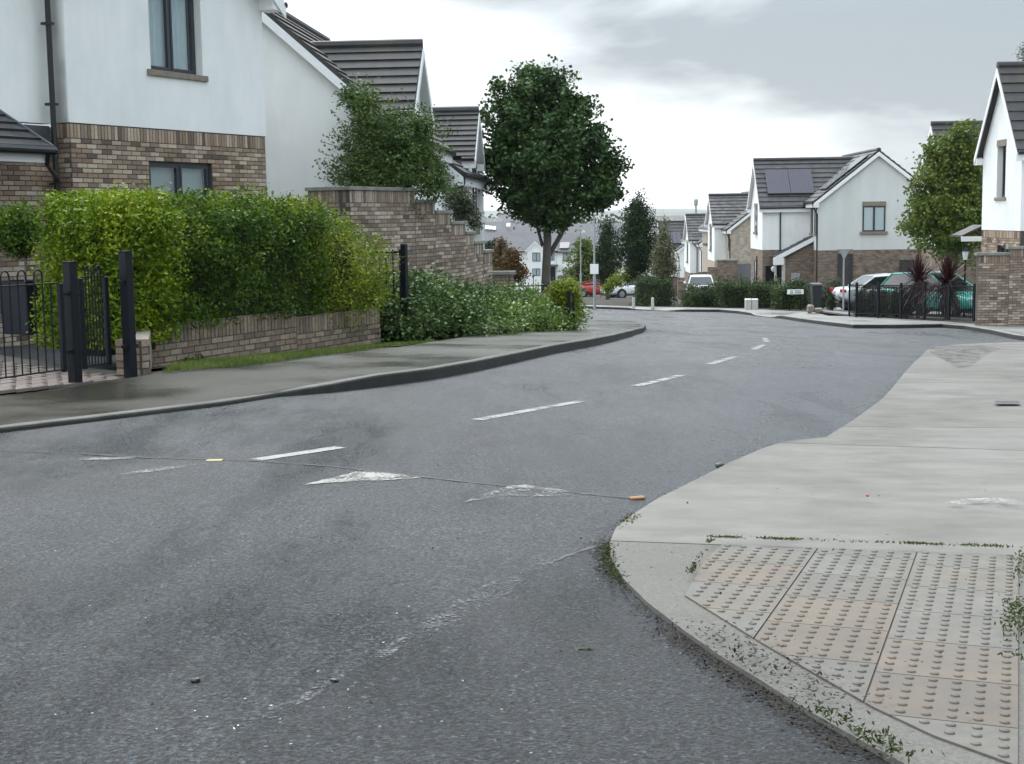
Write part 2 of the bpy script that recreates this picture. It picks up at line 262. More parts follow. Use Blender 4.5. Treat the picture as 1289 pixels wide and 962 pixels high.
M = dict(
    asphalt=asphalt_mat(),
    asphalt_dark=asphalt_mat('older_asphalt', .62),
    glass=glass_mat(),
    ground=mat('rough_grass', (.075, .085, .035), .95, base2=(.045, .055, .025), scale=.6),
    path_wet=mat('damp_concrete', (.022, .0205, .015), .34, base2=(.036, .034, .028), scale=1.1, rvar=.22, rscale=.6, bump=.25, bscale=110, spec=.10, f2=(.4, (.012, .012, .009), .7), grad=(9, 17, (.085, .085, .076))),  # dirt plus dark hedge reflection near, pale wet sheen far, painted in
    path_dry=mat('dry_concrete', (.172, .164, .148), .75, base2=(.125, .119, .107), scale=2.2, bump=.3, bscale=170, streak=(1.1, 2.4, 1), spec=.3, f2=(1.5, (.088, .084, .075), .62), tone=.10, rvar=.15, rscale=.8),
    path_far=mat('weathered_concrete', (0.1890, 0.1855, 0.1750), .5, base2=(0.1120, 0.1106, 0.1050), scale=.8, rvar=.25, rscale=.6),
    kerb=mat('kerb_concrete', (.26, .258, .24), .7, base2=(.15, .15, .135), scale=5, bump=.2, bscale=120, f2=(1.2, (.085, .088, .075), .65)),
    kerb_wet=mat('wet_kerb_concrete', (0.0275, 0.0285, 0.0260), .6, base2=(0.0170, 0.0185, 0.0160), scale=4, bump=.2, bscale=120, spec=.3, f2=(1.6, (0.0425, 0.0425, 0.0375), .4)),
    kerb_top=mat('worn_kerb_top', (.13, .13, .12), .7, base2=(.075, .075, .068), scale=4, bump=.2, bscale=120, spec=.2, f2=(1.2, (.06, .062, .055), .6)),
    seam_scuff=mat('scuffed_asphalt_seam', (.105, .11, .117), .6, base2=(.07, .074, .08), scale=20, worn=.87),
    damp=mat('damp_stain', (0.0700, 0.0700, 0.0640), .4, base2=(0.0450, 0.0450, 0.0400), scale=6, worn=.86, spec=.3),
    chalk=mat('pale_scrape', (.36, .355, .34), .8, base2=(.30, .295, .28), scale=10, worn=.90),
    blister_grey=mat('tactile_concrete', (0.1311, 0.1226, 0.1072), .6, base2=(0.0931, 0.0877, 0.0773), scale=9, bump=.3, bscale=240, spec=.35, f2=(1.8, (0.1311, 0.1059, 0.0747), .6), tone=.10),
    blister_buff=mat('buff_tactile_concrete', (0.1484, 0.1202, 0.0923), .7, base2=(0.1166, 0.1009, 0.0861), scale=5, bump=.3, bscale=240, spec=.3, f2=(2.2, (0.1113, 0.1029, 0.0953), .95), tone=.09),
    aggregate=mat('exposed_aggregate', (0.1386, 0.1320, 0.1175), .75, base2=(0.0792, 0.0759, 0.0679), scale=80, bump=.5, bscale=160, spec=.35, f2=(1.6, (0.0792, 0.0746, 0.0660), .7), tone=.05),
    joint=mat('dark_joint', (.05, .048, .042), .9),
    paint=mat('road_paint', (0.2718, 0.2771, 0.2718), .6, base2=(0.1986, 0.2038, 0.2038), scale=9, worn=.745, f2=(16, (0.1150, 0.1176, 0.1202), .6)),
    paint_old=mat('worn_paint', (0.2100, 0.2100, 0.1925), .6, base2=(0.1400, 0.1400, 0.1330), scale=13, worn=.84),
    paint_mid=mat('half_worn_paint', (0.2880, 0.2840, 0.2560), .6, base2=(0.1920, 0.1920, 0.1800), scale=11, worn=.80),
    scar=mat('scuffed_asphalt', (0.1330, 0.1365, 0.1400), .6, base2=(0.0595, 0.0616, 0.0644), scale=22, f2=(40, (0.0350, 0.0350, 0.0350), .8)),
    tar=mat('tar_seam', (.018, .019, .021), .45),
    render=mat('white_render', (.82, .825, .81), .9, base2=(.755, .765, .75), scale=1.6, bump=.18, bscale=170, streak=(2.4, 2.4, .5), f2=(.7, (.64, .665, .64), .5)),
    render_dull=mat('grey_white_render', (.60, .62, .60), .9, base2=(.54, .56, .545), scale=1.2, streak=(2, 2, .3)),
    upvc=mat('white_upvc', (.78, .79, .79), .45, var=.03),
    brick=mat('multi_brick', one, .9, base2=dim, scale=34, island=BR, bump=.35, bscale=120),
    brick_low=mat('weathered_brick', one, .92, base2=(.62, .62, .58), scale=16, island=BRW, bump=.35, bscale=120),
    brick_tall=mat('pale_multi_brick', one, .92, base2=(.7, .69, .67), scale=14, island=BRT, bump=.3, bscale=120),
    mortar=mat('mortar', (.085, .075, .065), .95, base2=(.055, .05, .043), scale=20),
    brick_far=bricktex_mat('far_brown_brickwork', (.235, .175, .13), (.10, .078, .064), (.17, .145, .12)),
    brick_beige=bricktex_mat('far_beige_brickwork', (.42, .36, .29), (.33, .28, .22), (.38, .34, .29)),
    slate=mat('dark_roof_tile', (.040, .040, .043), .6, base2=(.024, .024, .027), scale=5, rvar=.12, rscale=3, f2=(1.3, (.058, .052, .040), .3), bump=.3, bscale=30),
    slate_moss=mat('mossy_roof_tile', (.044, .043, .044), .7, base2=(.028, .027, .028), scale=4, f2=(.9, (.075, .064, .038), .5), bump=.3, bscale=30),
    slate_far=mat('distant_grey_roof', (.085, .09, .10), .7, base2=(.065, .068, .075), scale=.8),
    lead=mat('lead_flashing', (.07, .078, .088), .55, var=.12),
    anthracite=mat('anthracite_frame', (.030, .036, .044), .4, var=.08),
    black_pvc=mat('black_gutter', (0.0084, 0.0098, 0.0126), .35, var=.1),
    iron=mat('blue_black_steel', (0.0036, 0.0057, 0.0096), .45, base2=(0.0048, 0.0072, 0.0114), scale=9, spec=.22),
    stone=mat('brown_stone_sill', (.25, .21, .165), .85, base2=(.17, .145, .115), scale=12),
    coping=mat('concrete_coping', (.25, .25, .225), .85, base2=(.15, .155, .135), scale=6, f2=(2.5, (.10, .115, .075), .6)),
    curtain=mat('net_curtain', (.62, .68, .70), .9, base2=(.50, .56, .58), scale=9, streak=(6, 6, .4)),
    blind=mat('white_blind', (.66, .73, .73), .8, var=.05),
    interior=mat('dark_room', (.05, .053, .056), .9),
    panel=mat('solar_cells', (.040, .036, .058), .30, base2=(.055, .048, .075), scale=20),
    panel_sheen=mat('sheen_painted_panel', (.24, .27, .29), .10, base2=(.19, .22, .24), scale=5),  # solar panel with its whitish sky reflection painted into the colour
    alu=mat('brushed_aluminium', (.45, .46, .47), .4, metal=.6),
    galv=mat('galvanised_steel', (.36, .38, .39), .45, metal=.4, base2=(.28, .30, .31), scale=6),
    signw=mat('white_sign_face', (.80, .82, .80), .45, var=.03),
    ink=mat('black_sign_ink', (.02, .02, .02), .5),
    paver=mat('block_paver', one, .7, base2=(.7, .7, .7), scale=18, rvar=.15, island=[(0, (.16, .125, .108)), (.4, (.20, .16, .14)), (.75, (.145, .12, .112)), (1, (.22, .175, .15))], bump=.25, bscale=120, spec=.3),
    soil=mat('garden_soil', (0.0315, 0.0238, 0.0168), .95, base2=(0.0196, 0.0154, 0.0119), scale=6, bump=.6, bscale=30),
    lawn=mat('verge_turf', (0.0420, 0.0595, 0.0154), .95, base2=(0.0700, 0.0700, 0.0245), scale=3, bump=.4, bscale=60),
    bark=mat('grey_bark', (.13, .115, .095), .9, base2=(.075, .068, .058), scale=14, streak=(2, 2, .5), bump=.6, bscale=40),
    bark_pale=mat('pale_stem', (.24, .22, .19), .9, base2=(.15, .13, .11), scale=18),
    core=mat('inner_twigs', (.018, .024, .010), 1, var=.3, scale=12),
    privet_gold=leaf_mat('golden_privet_leaf', [(0, (0.0437, 0.0917, 0.0065)), (.4, (0.1092, 0.1879, 0.0079)), (.75, (0.2185, 0.2840, 0.0105)), (1, (0.3321, 0.3496, 0.0229))]),
    privet_green=leaf_mat('green_privet_leaf', [(0, (0.0185, 0.0462, 0.0068)), (.45, (0.0504, 0.1075, 0.0106)), (.8, (0.1050, 0.1722, 0.0151)), (1, (0.1848, 0.2436, 0.0302))]),
    privet_mix=leaf_mat('yellowing_privet_leaf', [(0, (0.0490, 0.0925, 0.0109)), (.45, (0.1360, 0.2011, 0.0130)), (.8, (0.2555, 0.2883, 0.0174)), (1, (0.3589, 0.3371, 0.0326))]),
    laurel=leaf_mat('bluish_shrub_leaf', [(0, (0.0272, 0.0529, 0.0139)), (.5, (0.0569, 0.1069, 0.0258)), (.85, (0.1089, 0.1688, 0.0441)), (1, (0.2005, 0.2576, 0.0806))], .42, .15),
    laurel_pale=leaf_mat('pale_shrub_leaf', [(0, (0.0510, 0.0890, 0.0177)), (.5, (0.1006, 0.1628, 0.0339)), (.85, (0.1829, 0.2565, 0.0565)), (1, (0.2926, 0.3598, 0.0904))], .42, .2),
    maple=leaf_mat('maple_leaf', [(0, (0.0177, 0.0405, 0.0152)), (.5, (0.0354, 0.0759, 0.0202)), (.85, (0.0658, 0.1201, 0.0253)), (1, (0.1214, 0.1859, 0.0380))], .5, .1),
    birch=leaf_mat('birch_leaf', [(0, (0.034, 0.064, 0.019)), (.5, (0.068, 0.120, 0.030)), (.85, (0.118, 0.172, 0.042)), (1, (0.190, 0.239, 0.067))], .5, .22),
    olive=leaf_mat('olive_tree_leaf', [(0, (0.049, 0.077, 0.018)), (.5, (0.096, 0.143, 0.025)), (.85, (0.166, 0.211, 0.035)), (1, (0.280, 0.276, 0.052))], .5, .25),
    conifer=leaf_mat('conifer_spray', [(0, (.007, .018, .006)), (.5, (.013, .032, .009)), (.85, (.026, .052, .012)), (1, (.05, .078, .018))], .7, .03),
    fir=leaf_mat('pale_fir_spray', [(0, (0.0416, 0.0536, 0.0238)), (.5, (0.1011, 0.1071, 0.0476)), (.8, (0.1785, 0.1666, 0.0892)), (1, (0.3570, 0.3451, 0.2380))], .6, .1),
    dark_hedge=leaf_mat('dark_hedge_leaf', [(0, (0.015, 0.030, 0.011)), (.5, (0.033, 0.063, 0.018)), (.85, (0.068, 0.104, 0.024)), (1, (0.120, 0.158, 0.045))], .5, .1),
    rust=leaf_mat('rust_autumn_leaf', [(0, (0.0385, 0.0350, 0.0126)), (.4, (0.0840, 0.0504, 0.0175)), (.75, (0.1400, 0.0700, 0.0245)), (1, (0.0840, 0.0840, 0.0210))], .6, .2),
    silver=leaf_mat('silver_green_leaf', [(0, (0.0385, 0.0455, 0.0280)), (.5, (0.0770, 0.0875, 0.0560)), (.85, (0.1190, 0.1295, 0.0910)), (1, (0.1820, 0.1890, 0.1330))], .7, .1),
    cord_red=leaf_mat('purple_cordyline_blade', [(0, (0.0228, 0.0078, 0.0091)), (.5, (0.0488, 0.0163, 0.0182)), (.85, (0.0845, 0.0358, 0.0325)), (1, (0.1430, 0.0845, 0.0650))], .45, .1),
    cord_dry=leaf_mat('dry_cordyline_blade', [(0, (.05, .035, .03)), (.5, (.085, .06, .05)), (1, (.16, .12, .09))], .7, .05),
    grass=leaf_mat('grass_blade', [(0, (0.050, 0.079, 0.015)), (.5, (0.094, 0.138, 0.025)), (.85, (0.150, 0.184, 0.044)), (1, (0.263, 0.249, 0.112))], .6, .2),
    weed=leaf_mat('weed_leaf', [(0, (0.0210, 0.0330, 0.0072)), (.5, (0.0420, 0.0600, 0.0120)), (1, (0.0900, 0.1020, 0.0240))], .6, .2),
    debris=mat('leaf_litter', (0.0203, 0.0162, 0.0117), .95, base2=(0.0090, 0.0077, 0.0063), scale=40),
    wood_far=leaf_mat('distant_foliage', [(0, (0.0176, 0.0272, 0.0160)), (.5, (0.0288, 0.0400, 0.0224)), (1, (0.0480, 0.0560, 0.0320))], .9, 0),
    hill=mat('distant_hills', (.09, .11, .08), 1, base2=(.12, .13, .09), scale=.003),
    car_white=mat('white_car_paint', (.74, .76, .77), .25, var=.02, coat=.6),
    car_silver=mat('silver_white_car_paint', (.60, .64, .67), .28, var=.03, coat=.6),
    car_teal=mat('turquoise_car_paint', (.06, .42, .36), .22, var=.06, coat=.8),
    car_red=mat('red_car_paint', (.38, .035, .025), .3, var=.05, coat=.5),
    car_glass=mat('tinted_car_glass', (.012, .016, .017), .05, var=.05, spec=.9),
    rubber=mat('tyre_rubber', (.016, .016, .017), .8),
    alloy=mat('alloy_wheel', (.42, .43, .44), .35, metal=.8),
    tail=mat('red_lamp_lens', (.35, .015, .015), .2),
    lamp=mat('clear_lamp_lens', (.62, .65, .66), .12),
    plate=mat('number_plate', (.74, .75, .72), .4),
    binp=mat('black_bin_plastic', (.014, .018, .024), .5),
    bin_blue=mat('navy_planter', (.008, .011, .020), .5),
    bollard=mat('pale_bollard', (.50, .49, .45), .8, base2=(.38, .37, .34), scale=9),
    stoneblk=mat('garden_stone', (.27, .235, .19), .9, base2=(.17, .15, .12), scale=5, bump=.6, bscale=18),
    door=mat('grey_gate_boards', (.17, .18, .19), .7, base2=(.13, .14, .15), scale=3),
    orange=mat('orange_brick_scrap', (.30, .165, .075), .9, base2=(.22, .13, .07), scale=60),
    yellow=mat('yellow_plastic', (.36, .29, .14), .7, var=.2),
    red=mat('red_fleck', (.35, .03, .04), .6),
)

# ------------------------------------------------------------------ object helpers
def link(o, parent=None):
    COL.objects.link(o)
    if parent is not None: o.parent = parent
    return o
def tag(o, label=None, cat=None, group=None, kind=None):
    if label: o['label'] = label
    if cat: o['category'] = cat
    if group: o['group'] = group
    if kind: o['kind'] = kind
    return o
def thing(name, label, cat, loc=(0, 0, 0), rot=0., group=None):
    o = bpy.data.objects.new(name, None); o.empty_display_size = .2
    o.location = loc; o.rotation_euler = (0, 0, rot); link(o)
    return tag(o, label, cat, group)
def copy_tree(o, parent=None):
    c = o.copy(); COL.objects.link(c)
    if parent is not None: c.parent = parent
    for ch in list(o.children): copy_tree(ch, c)
    return c

class MB:
    def __init__(s): s.v = []; s.f = []
    def add(s, vs, fs):
        b = len(s.v); s.v += [tuple(v) for v in vs]; s.f += [tuple(b + i for i in f) for f in fs]; return s
    def box(s, x0, x1, y0, y1, z0, z1):
        return s.add([(x0,y0,z0),(x1,y0,z0),(x1,y1,z0),(x0,y1,z0),(x0,y0,z1),(x1,y0,z1),(x1,y1,z1),(x0,y1,z1)],
                     [(0,3,2,1),(4,5,6,7),(0,1,5,4),(1,2,6,5),(2,3,7,6),(3,0,4,7)])
    def prism(s, poly, d):
        n = len(poly); d = Vector(d); a = [Vector(p) for p in poly]
        nrm = Vector((0, 0, 0))
        for i in range(n): nrm += a[i].cross(a[(i + 1) % n])
        if nrm.dot(d) < 0: a.reverse()
        b = [p + d for p in a]
        return s.add(a + b, [tuple(reversed(range(n))), tuple(range(n, 2 * n))] + [(i, (i + 1) % n, n + (i + 1) % n, n + i) for i in range(n)])
    def tube(s, pts, r, n=8, cap=True):
        pts = [Vector(p) for p in pts]; rs = r if isinstance(r, (list, tuple)) else [r] * len(pts)
        vs = []; up = None
        for i, p in enumerate(pts):
            t = (pts[min(i + 1, len(pts) - 1)] - pts[max(i - 1, 0)]).normalized()
            if up is None: up = t.orthogonal().normalized()
            up = (up - t * up.dot(t)).normalized(); sd_ = t.cross(up)
            for k in range(n):
                a = 2 * math.pi * k / n; vs.append(p + (up * math.cos(a) + sd_ * math.sin(a)) * rs[i])
        fs = []
        for i in range(len(pts) - 1):
            for k in range(n):
                k2 = (k + 1) % n; fs.append((i*n+k, i*n+k2, (i+1)*n+k2, (i+1)*n+k))
        if cap: fs.append(tuple(reversed(range(n)))); fs.append(tuple((len(pts)-1)*n + k for k in range(n)))
        return s.add(vs, fs)
    def lathe(s, prof, n=16, c=(0, 0, 0)):
        vs = []; fs = []
        for r, z in prof:
            for k in range(n):
                a = 2*math.pi*k/n; vs.append((c[0] + r*math.cos(a), c[1] + r*math.sin(a), c[2] + z))
        for i in range(len(prof) - 1):
            for k in range(n):
                k2 = (k+1) % n; fs.append((i*n+k, i*n+k2, (i+1)*n+k2, (i+1)*n+k))
        fs.append(tuple(reversed(range(n)))); fs.append(tuple((len(prof)-1)*n + k for k in range(n)))
        return s.add(vs, fs)
    def build(s, name, m, parent=None, X=None, smooth=False, bevel=0.):
        me = bpy.data.meshes.new(name); me.from_pydata(s.v, [], s.f); me.update()
        if isinstance(m, str): m = M[m]
        me.materials.append(m)
        if smooth: me.polygons.foreach_set('use_smooth', [True] * len(me.polygons))
        o = bpy.data.objects.new(name, me)
        if X is not None: o.matrix_local = X
        if bevel:
            md = o.modifiers.new('bevel', 'BEVEL'); md.width = bevel; md.segments = 2; md.limit_method = 'ANGLE'
        return link(o, parent)

def ear_clip(poly):
    cr = lambda a, b, c: (b[0]-a[0])*(c[1]-a[1])-(b[1]-a[1])*(c[0]-a[0])
    n = len(poly); idx = list(range(n))
    if sum(poly[i][0]*poly[(i+1) % n][1]-poly[(i+1) % n][0]*poly[i][1] for i in range(n)) < 0: idx.reverse()
    tris = []; guard = 0
    while len(idx) > 3 and guard < 20000:
        m = len(idx); done = False
        for i in range(m):
            guard += 1; a, b, c = idx[i-1], idx[i], idx[(i+1) % m]; A, B, C_ = poly[a], poly[b], poly[c]
            if cr(A, B, C_) <= 1e-12: continue
            if any(k not in (a, b, c) and cr(A, B, poly[k]) >= -1e-12 and cr(B, C_, poly[k]) >= -1e-12 and cr(C_, A, poly[k]) >= -1e-12 for k in idx): continue
            tris.append((a, b, c)); idx.pop(i); done = True; break
        if not done: idx.pop(min(range(m), key=lambda i: abs(cr(poly[idx[i-1]], poly[idx[i]], poly[idx[(i+1) % m]]))))
    tris.append(tuple(idx)); return tris
def sheet(name, poly, off, m, skirt=.0, kind='structure', parent=None, cuts=(), step=None, wcuts=()):
    """ground sheet: polygon (x,y) draped on the terrain at off (number or function); skirt = depth of its sides"""
    bm = bmesh.new()
    vs = [bm.verts.new((p[0], p[1], 0)) for p in poly]
    for t_ in ear_clip(poly):
        try: bm.faces.new([vs[i] for i in t_])
        except ValueError: pass
    ss = [s_of(p[0], p[1]) for p in poly]
    for k in list(KN) + [c for c in (step or [])]:
        if min(ss) < k < max(ss):
            bmesh.ops.bisect_plane(bm, geom=bm.verts[:] + bm.edges[:] + bm.faces[:], plane_co=(*sw(k, 0), 0), plane_no=(US, UC, 0))
    for k in wcuts: bmesh.ops.bisect_plane(bm, geom=bm.verts[:] + bm.edges[:] + bm.faces[:], plane_co=(*sw(0, k), 0), plane_no=(UC, -US, 0))
    for co, no in cuts:
        bmesh.ops.bisect_plane(bm, geom=bm.verts[:] + bm.edges[:] + bm.faces[:], plane_co=co, plane_no=no, clear_outer=True)
    bm.normal_update()
    for fc in bm.faces:
        if fc.normal.z < 0: fc.normal_flip()
    if skirt:
        be = [e_ for e_ in bm.edges if len(e_.link_faces) == 1]
        r = bmesh.ops.extrude_edge_only(bm, edges=be)
        low = [g for g in r['geom'] if isinstance(g, bmesh.types.BMVert)]
    else: low = []
    lows = set(low)
    for v in bm.verts:
        z = zg(v.co.x, v.co.y) + (off(v.co.x, v.co.y) if callable(off) else off)
        v.co.z = z - (skirt if v in lows else 0)
    bmesh.ops.recalc_face_normals(bm, faces=bm.faces[:]) if skirt else None
    me = bpy.data.meshes.new(name); bm.to_mesh(me); bm.free(); me.materials.append(M[m])
    o = link(bpy.data.objects.new(name, me), parent)
    if kind and parent is None: o['kind'] = kind
    return o

# ------------------------------------------------------------------ foliage
def leaf_mesh(name, m, c, l, wd, parent=None, up=.35, d=None, X=None, flat=False):
    """many small leaf faces: c (n,3) centres, l length, wd width"""
    n = len(c); c = np.asarray(c, float)
    if d is None:
        d = RNG.normal(size=(n, 3)); d[:, 2] = d[:, 2] * .7 + up
    d = d / np.linalg.norm(d, axis=1, keepdims=True)
    q = RNG.normal(size=(n, 3)) * (.12 if flat else 1) + ((0, 0, 1) if flat else (0, 0, 0)); sdv = np.cross(d, q); sdv /= np.linalg.norm(sdv, axis=1, keepdims=True)
    L_ = (np.asarray(l) * RNG.uniform(.65, 1.3, n))[:, None]; W_ = (np.asarray(wd) * RNG.uniform(.7, 1.25, n))[:, None]
    nm = np.cross(d, sdv)
    v = np.empty((n, 4, 3)); v[:, 0] = c - d*L_/2; v[:, 1] = c + sdv*W_/2 + nm*W_*.15; v[:, 2] = c + d*L_/2; v[:, 3] = c - sdv*W_/2 + nm*W_*.15
    me = bpy.data.meshes.new(name); me.vertices.add(n*4); me.vertices.foreach_set('co', v.ravel())
    me.loops.add(n*4); me.loops.foreach_set('vertex_index', np.arange(n*4, dtype=np.int32))
    me.polygons.add(n); me.polygons.foreach_set('loop_start', np.arange(0, n*4, 4, dtype=np.int32))
    me.update(calc_edges=True); me.materials.append(M[m])
    o = bpy.data.objects.new(name, me)
    if X is not None: o.matrix_local = X
    return link(o, parent)

def lumpy(dirs, seed, amp=.22, f=3.0):
    r = np.random.default_rng(seed); o = np.zeros(len(dirs))
    for k in range(7):
        a = r.normal(size=3) * f; o += np.sin(dirs @ a + r.uniform(0, 6.28)) / 7**.5
    return 1 + amp * o

def crown_points(blobs, n, clump=10, spread=.16, shell=.45, seed=1, amp=.2):
    """leaf centres gathered in clumps through the outer part of a union of uneven lobes"""
    wts = np.array([b[3]*b[4]*b[5] for b in blobs])**.72; wts /= wts.sum()
    nc = n // clump; ids = RNG.choice(len(blobs), nc, p=wts); pts = []
    for i, b in enumerate(blobs):
        k = int((ids == i).sum())
        if not k: continue
        d = RNG.normal(size=(k, 3)); d /= np.linalg.norm(d, axis=1, keepdims=True)
        r = RNG.uniform(0, 1, k)**shell * lumpy(d, seed + i, amp)
        pts.append(np.array(b[:3]) + d * r[:, None] * np.array(b[3:6]))
    c = np.concatenate(pts)
    return (c[:, None, :] + RNG.normal(size=(len(c), clump, 3)) * spread * np.array((1, 1, .75))).reshape(-1, 3)

def box_points(x0, x1, y0, y1, z0, z1, n, depth=.16, seed=3, rough=.10, faces=(1, 1, 1, 1, 1)):
    """leaf centres of a clipped hedge: near the faces (-x,+x,-y,+y,top) with an uneven surface"""
    a = np.array([(y1-y0)*(z1-z0)*faces[0], (y1-y0)*(z1-z0)*faces[1], (x1-x0)*(z1-z0)*faces[2], (x1-x0)*(z1-z0)*faces[3], (x1-x0)*(y1-y0)*faces[4]], float)
    a /= a.sum(); f = RNG.choice(5, n, p=a); u = RNG.uniform(size=(n, 3))
    p = np.array((x0, y0, z0)) + u * np.array((x1-x0, y1-y0, z1-z0))
    dep = RNG.exponential(depth, n)
    r = np.random.default_rng(seed); lum = np.zeros(n)
    for k in range(9):
        q = r.normal(size=3) * (1.5 + k * 1.1); lum += np.sin(p @ q + r.uniform(0, 6.28)) * rough / (1 + .25*k) / 2
    dep = dep - lum - rough * .4
    for i, (ax, sg, base) in enumerate(((0, 1, x0), (0, -1, x1), (1, 1, y0), (1, -1, y1), (2, -1, z1))):
        k = f == i; p[k, ax] = base + sg * dep[k]
    return p

def limbs(mb, base, top, r0, r1, nl, spread, hfrom=.35, seed=1, n=8, tips=None):
    rr = random.Random(seed); b = Vector(base); t = Vector(top)
    pts = [b + (t-b)*k/5 + Vector((rr.uniform(-1, 1), rr.uniform(-1, 1), 0)) * (r0*.5 if 0 < k < 5 else 0) for k in range(6)]
    mb.tube(pts, [r0*1.25 if k == 0 else r0 + (r1-r0)*k/5 for k in range(6)], n)
    for i in range(nl):
        u = hfrom + (1-hfrom)*i/max(1, nl); p = b + (t-b)*u; a = rr.uniform(0, 6.28) + i*2.4
        ln = spread*(1.05-u*.6)*rr.uniform(.7, 1.1)
        q = p + Vector((math.cos(a)*ln*.5, math.sin(a)*ln*.5, ln*.45)); q2 = p + Vector((math.cos(a)*ln, math.sin(a)*ln, ln*.8 + rr.uniform(-.1, .2)))
        rb = (r0 + (r1-r0)*u)*.55
        mb.tube([p, q, q2], [rb, rb*.7, rb*.25], 6)
    return mb
# ------------------------------------------------------------------ building helpers
def wallX(o, d):
    """frame of an upright wall: x to the viewer's right, y into the wall, z up"""
    x = Vector((d[0], d[1], 0)).normalized(); z = Vector((0, 0, 1)); y = z.cross(x); o = Vector(o)
    return Matrix(((x.x, y.x, z.x, o.x), (x.y, y.y, z.y, o.y), (x.z, y.z, z.z, o.z), (0, 0, 0, 1)))
def holed_slab(x0, x1, z0, z1, t, holes=(), y=0.):
    b = MB(); xs = sorted({x0, x1, *[h[i] for h in holes for i in (0, 1) if x0 < h[i] < x1]})
    zs = sorted({z0, z1, *[h[i] for h in holes for i in (2, 3) if z0 < h[i] < z1]})
    sol = lambda i, k: 0 <= i < len(xs)-1 and 0 <= k < len(zs)-1 and not any(h[0]-1e-6 <= xs[i] and xs[i+1] <= h[1]+1e-6 and h[2]-1e-6 <= zs[k] and zs[k+1] <= h[3]+1e-6 for h in holes)
    for i in range(len(xs)-1):
        for k in range(len(zs)-1):
            if not sol(i, k): continue
            a, c, e_, g = xs[i], xs[i+1], zs[k], zs[k+1]
            b.add([(a,y,e_),(c,y,e_),(c,y,g),(a,y,g)], [(0,1,2,3)]); b.add([(a,y+t,e_),(c,y+t,e_),(c,y+t,g),(a,y+t,g)], [(3,2,1,0)])
            if not sol(i-1, k): b.add([(a,y,e_),(a,y,g),(a,y+t,g),(a,y+t,e_)], [(0,1,2,3)])
            if not sol(i+1, k): b.add([(c,y,e_),(c,y+t,e_),(c,y+t,g),(c,y,g)], [(0,1,2,3)])
            if not sol(i, k-1): b.add([(a,y,e_),(a,y+t,e_),(c,y+t,e_),(c,y,e_)], [(0,1,2,3)])
            if not sol(i, k+1): b.add([(a,y,g),(c,y,g),(c,y+t,g),(a,y+t,g)], [(0,1,2,3)])
    return b
UB = None
def unit_brick(m):
    global UB
    key = 'brick_' + m
    if key in bpy.data.meshes: return bpy.data.meshes[key]
    b = MB().box(-.5, .5, -1, .2, -.5, .5); me = bpy.data.meshes.new(key); me.from_pydata(b.v, [], b.f); me.update(); me.materials.append(M[m]); return me
def brick_list(x0, x1, z0, z1, holes=(), soldier=0, off=0., top=None):
    """stretcher bond with optional soldier course on top; holes cut the bricks. top(x) lowers the top (stepped walls)"""
    out_ = []; c = .075; zt = z1 - (soldier * .225); k = 0; z = zt
    while z - c >= z0 - .03:
        z -= c; x = x0 - (.1125 if k % 2 else 0) - off
        while x < x1 - .01:
            a, b_ = max(x, x0), min(x + .225, x1); x += .225
            seg = [(a, b_)]
            for h in holes:
                if z + c*.5 > h[2] and z + c*.5 < h[3]:
                    ns = []
                    for p, q in seg:
                        if q <= h[0] or p >= h[1]: ns.append((p, q))
                        else:
                            if p < h[0]: ns.append((p, h[0]))
                            if q > h[1]: ns.append((h[1], q))
                    seg = ns
            for p, q in seg:
                if q - p > .03: out_.append(((p+q)/2, z + c/2, q - p - .015, .061))
        k += 1
    if soldier:
        x = x0
        while x < x1 - .01:
            q = min(x + .075, x1)
            if q - x > .02: out_.append(((x+q)/2, z1 - .1125, q - x - .014, .211))
            x += .075
    return out_
def lay_bricks(wall, lst, m, budget=300, proud=.008, key=None, y=0.):
    """bricks as children of a wall part: the nearest as pieces of their own, the rest joined"""
    if key: lst = sorted(lst, key=key)
    me = unit_brick(m); rr = random.Random(len(lst))
    for (x, z, w, h) in lst[:budget]:
        o = bpy.data.objects.new('brick', me); pr = proud + rr.uniform(-.002, .003)
        o.location = (x, y, z); o.scale = (w, pr, h); link(o, wall)
    if len(lst) > budget:
        b = MB()
        for (x, z, w, h) in lst[budget:]:
            pr = proud + rr.uniform(-.002, .003); b.add([(x-w/2,y-pr,z-h/2),(x+w/2,y-pr,z-h/2),(x+w/2,y-pr,z+h/2),(x-w/2,y-pr,z+h/2),(x-w/2,y+.002,z-h/2),(x+w/2,y+.002,z-h/2),(x+w/2,y+.002,z+h/2),(x-w/2,y+.002,z+h/2)],
                  [(0,1,2,3),(0,4,5,1),(1,5,6,2),(2,6,7,3),(3,7,4,0)])
        o = b.build('brick_courses', m, wall); o['kind'] = 'stuff'

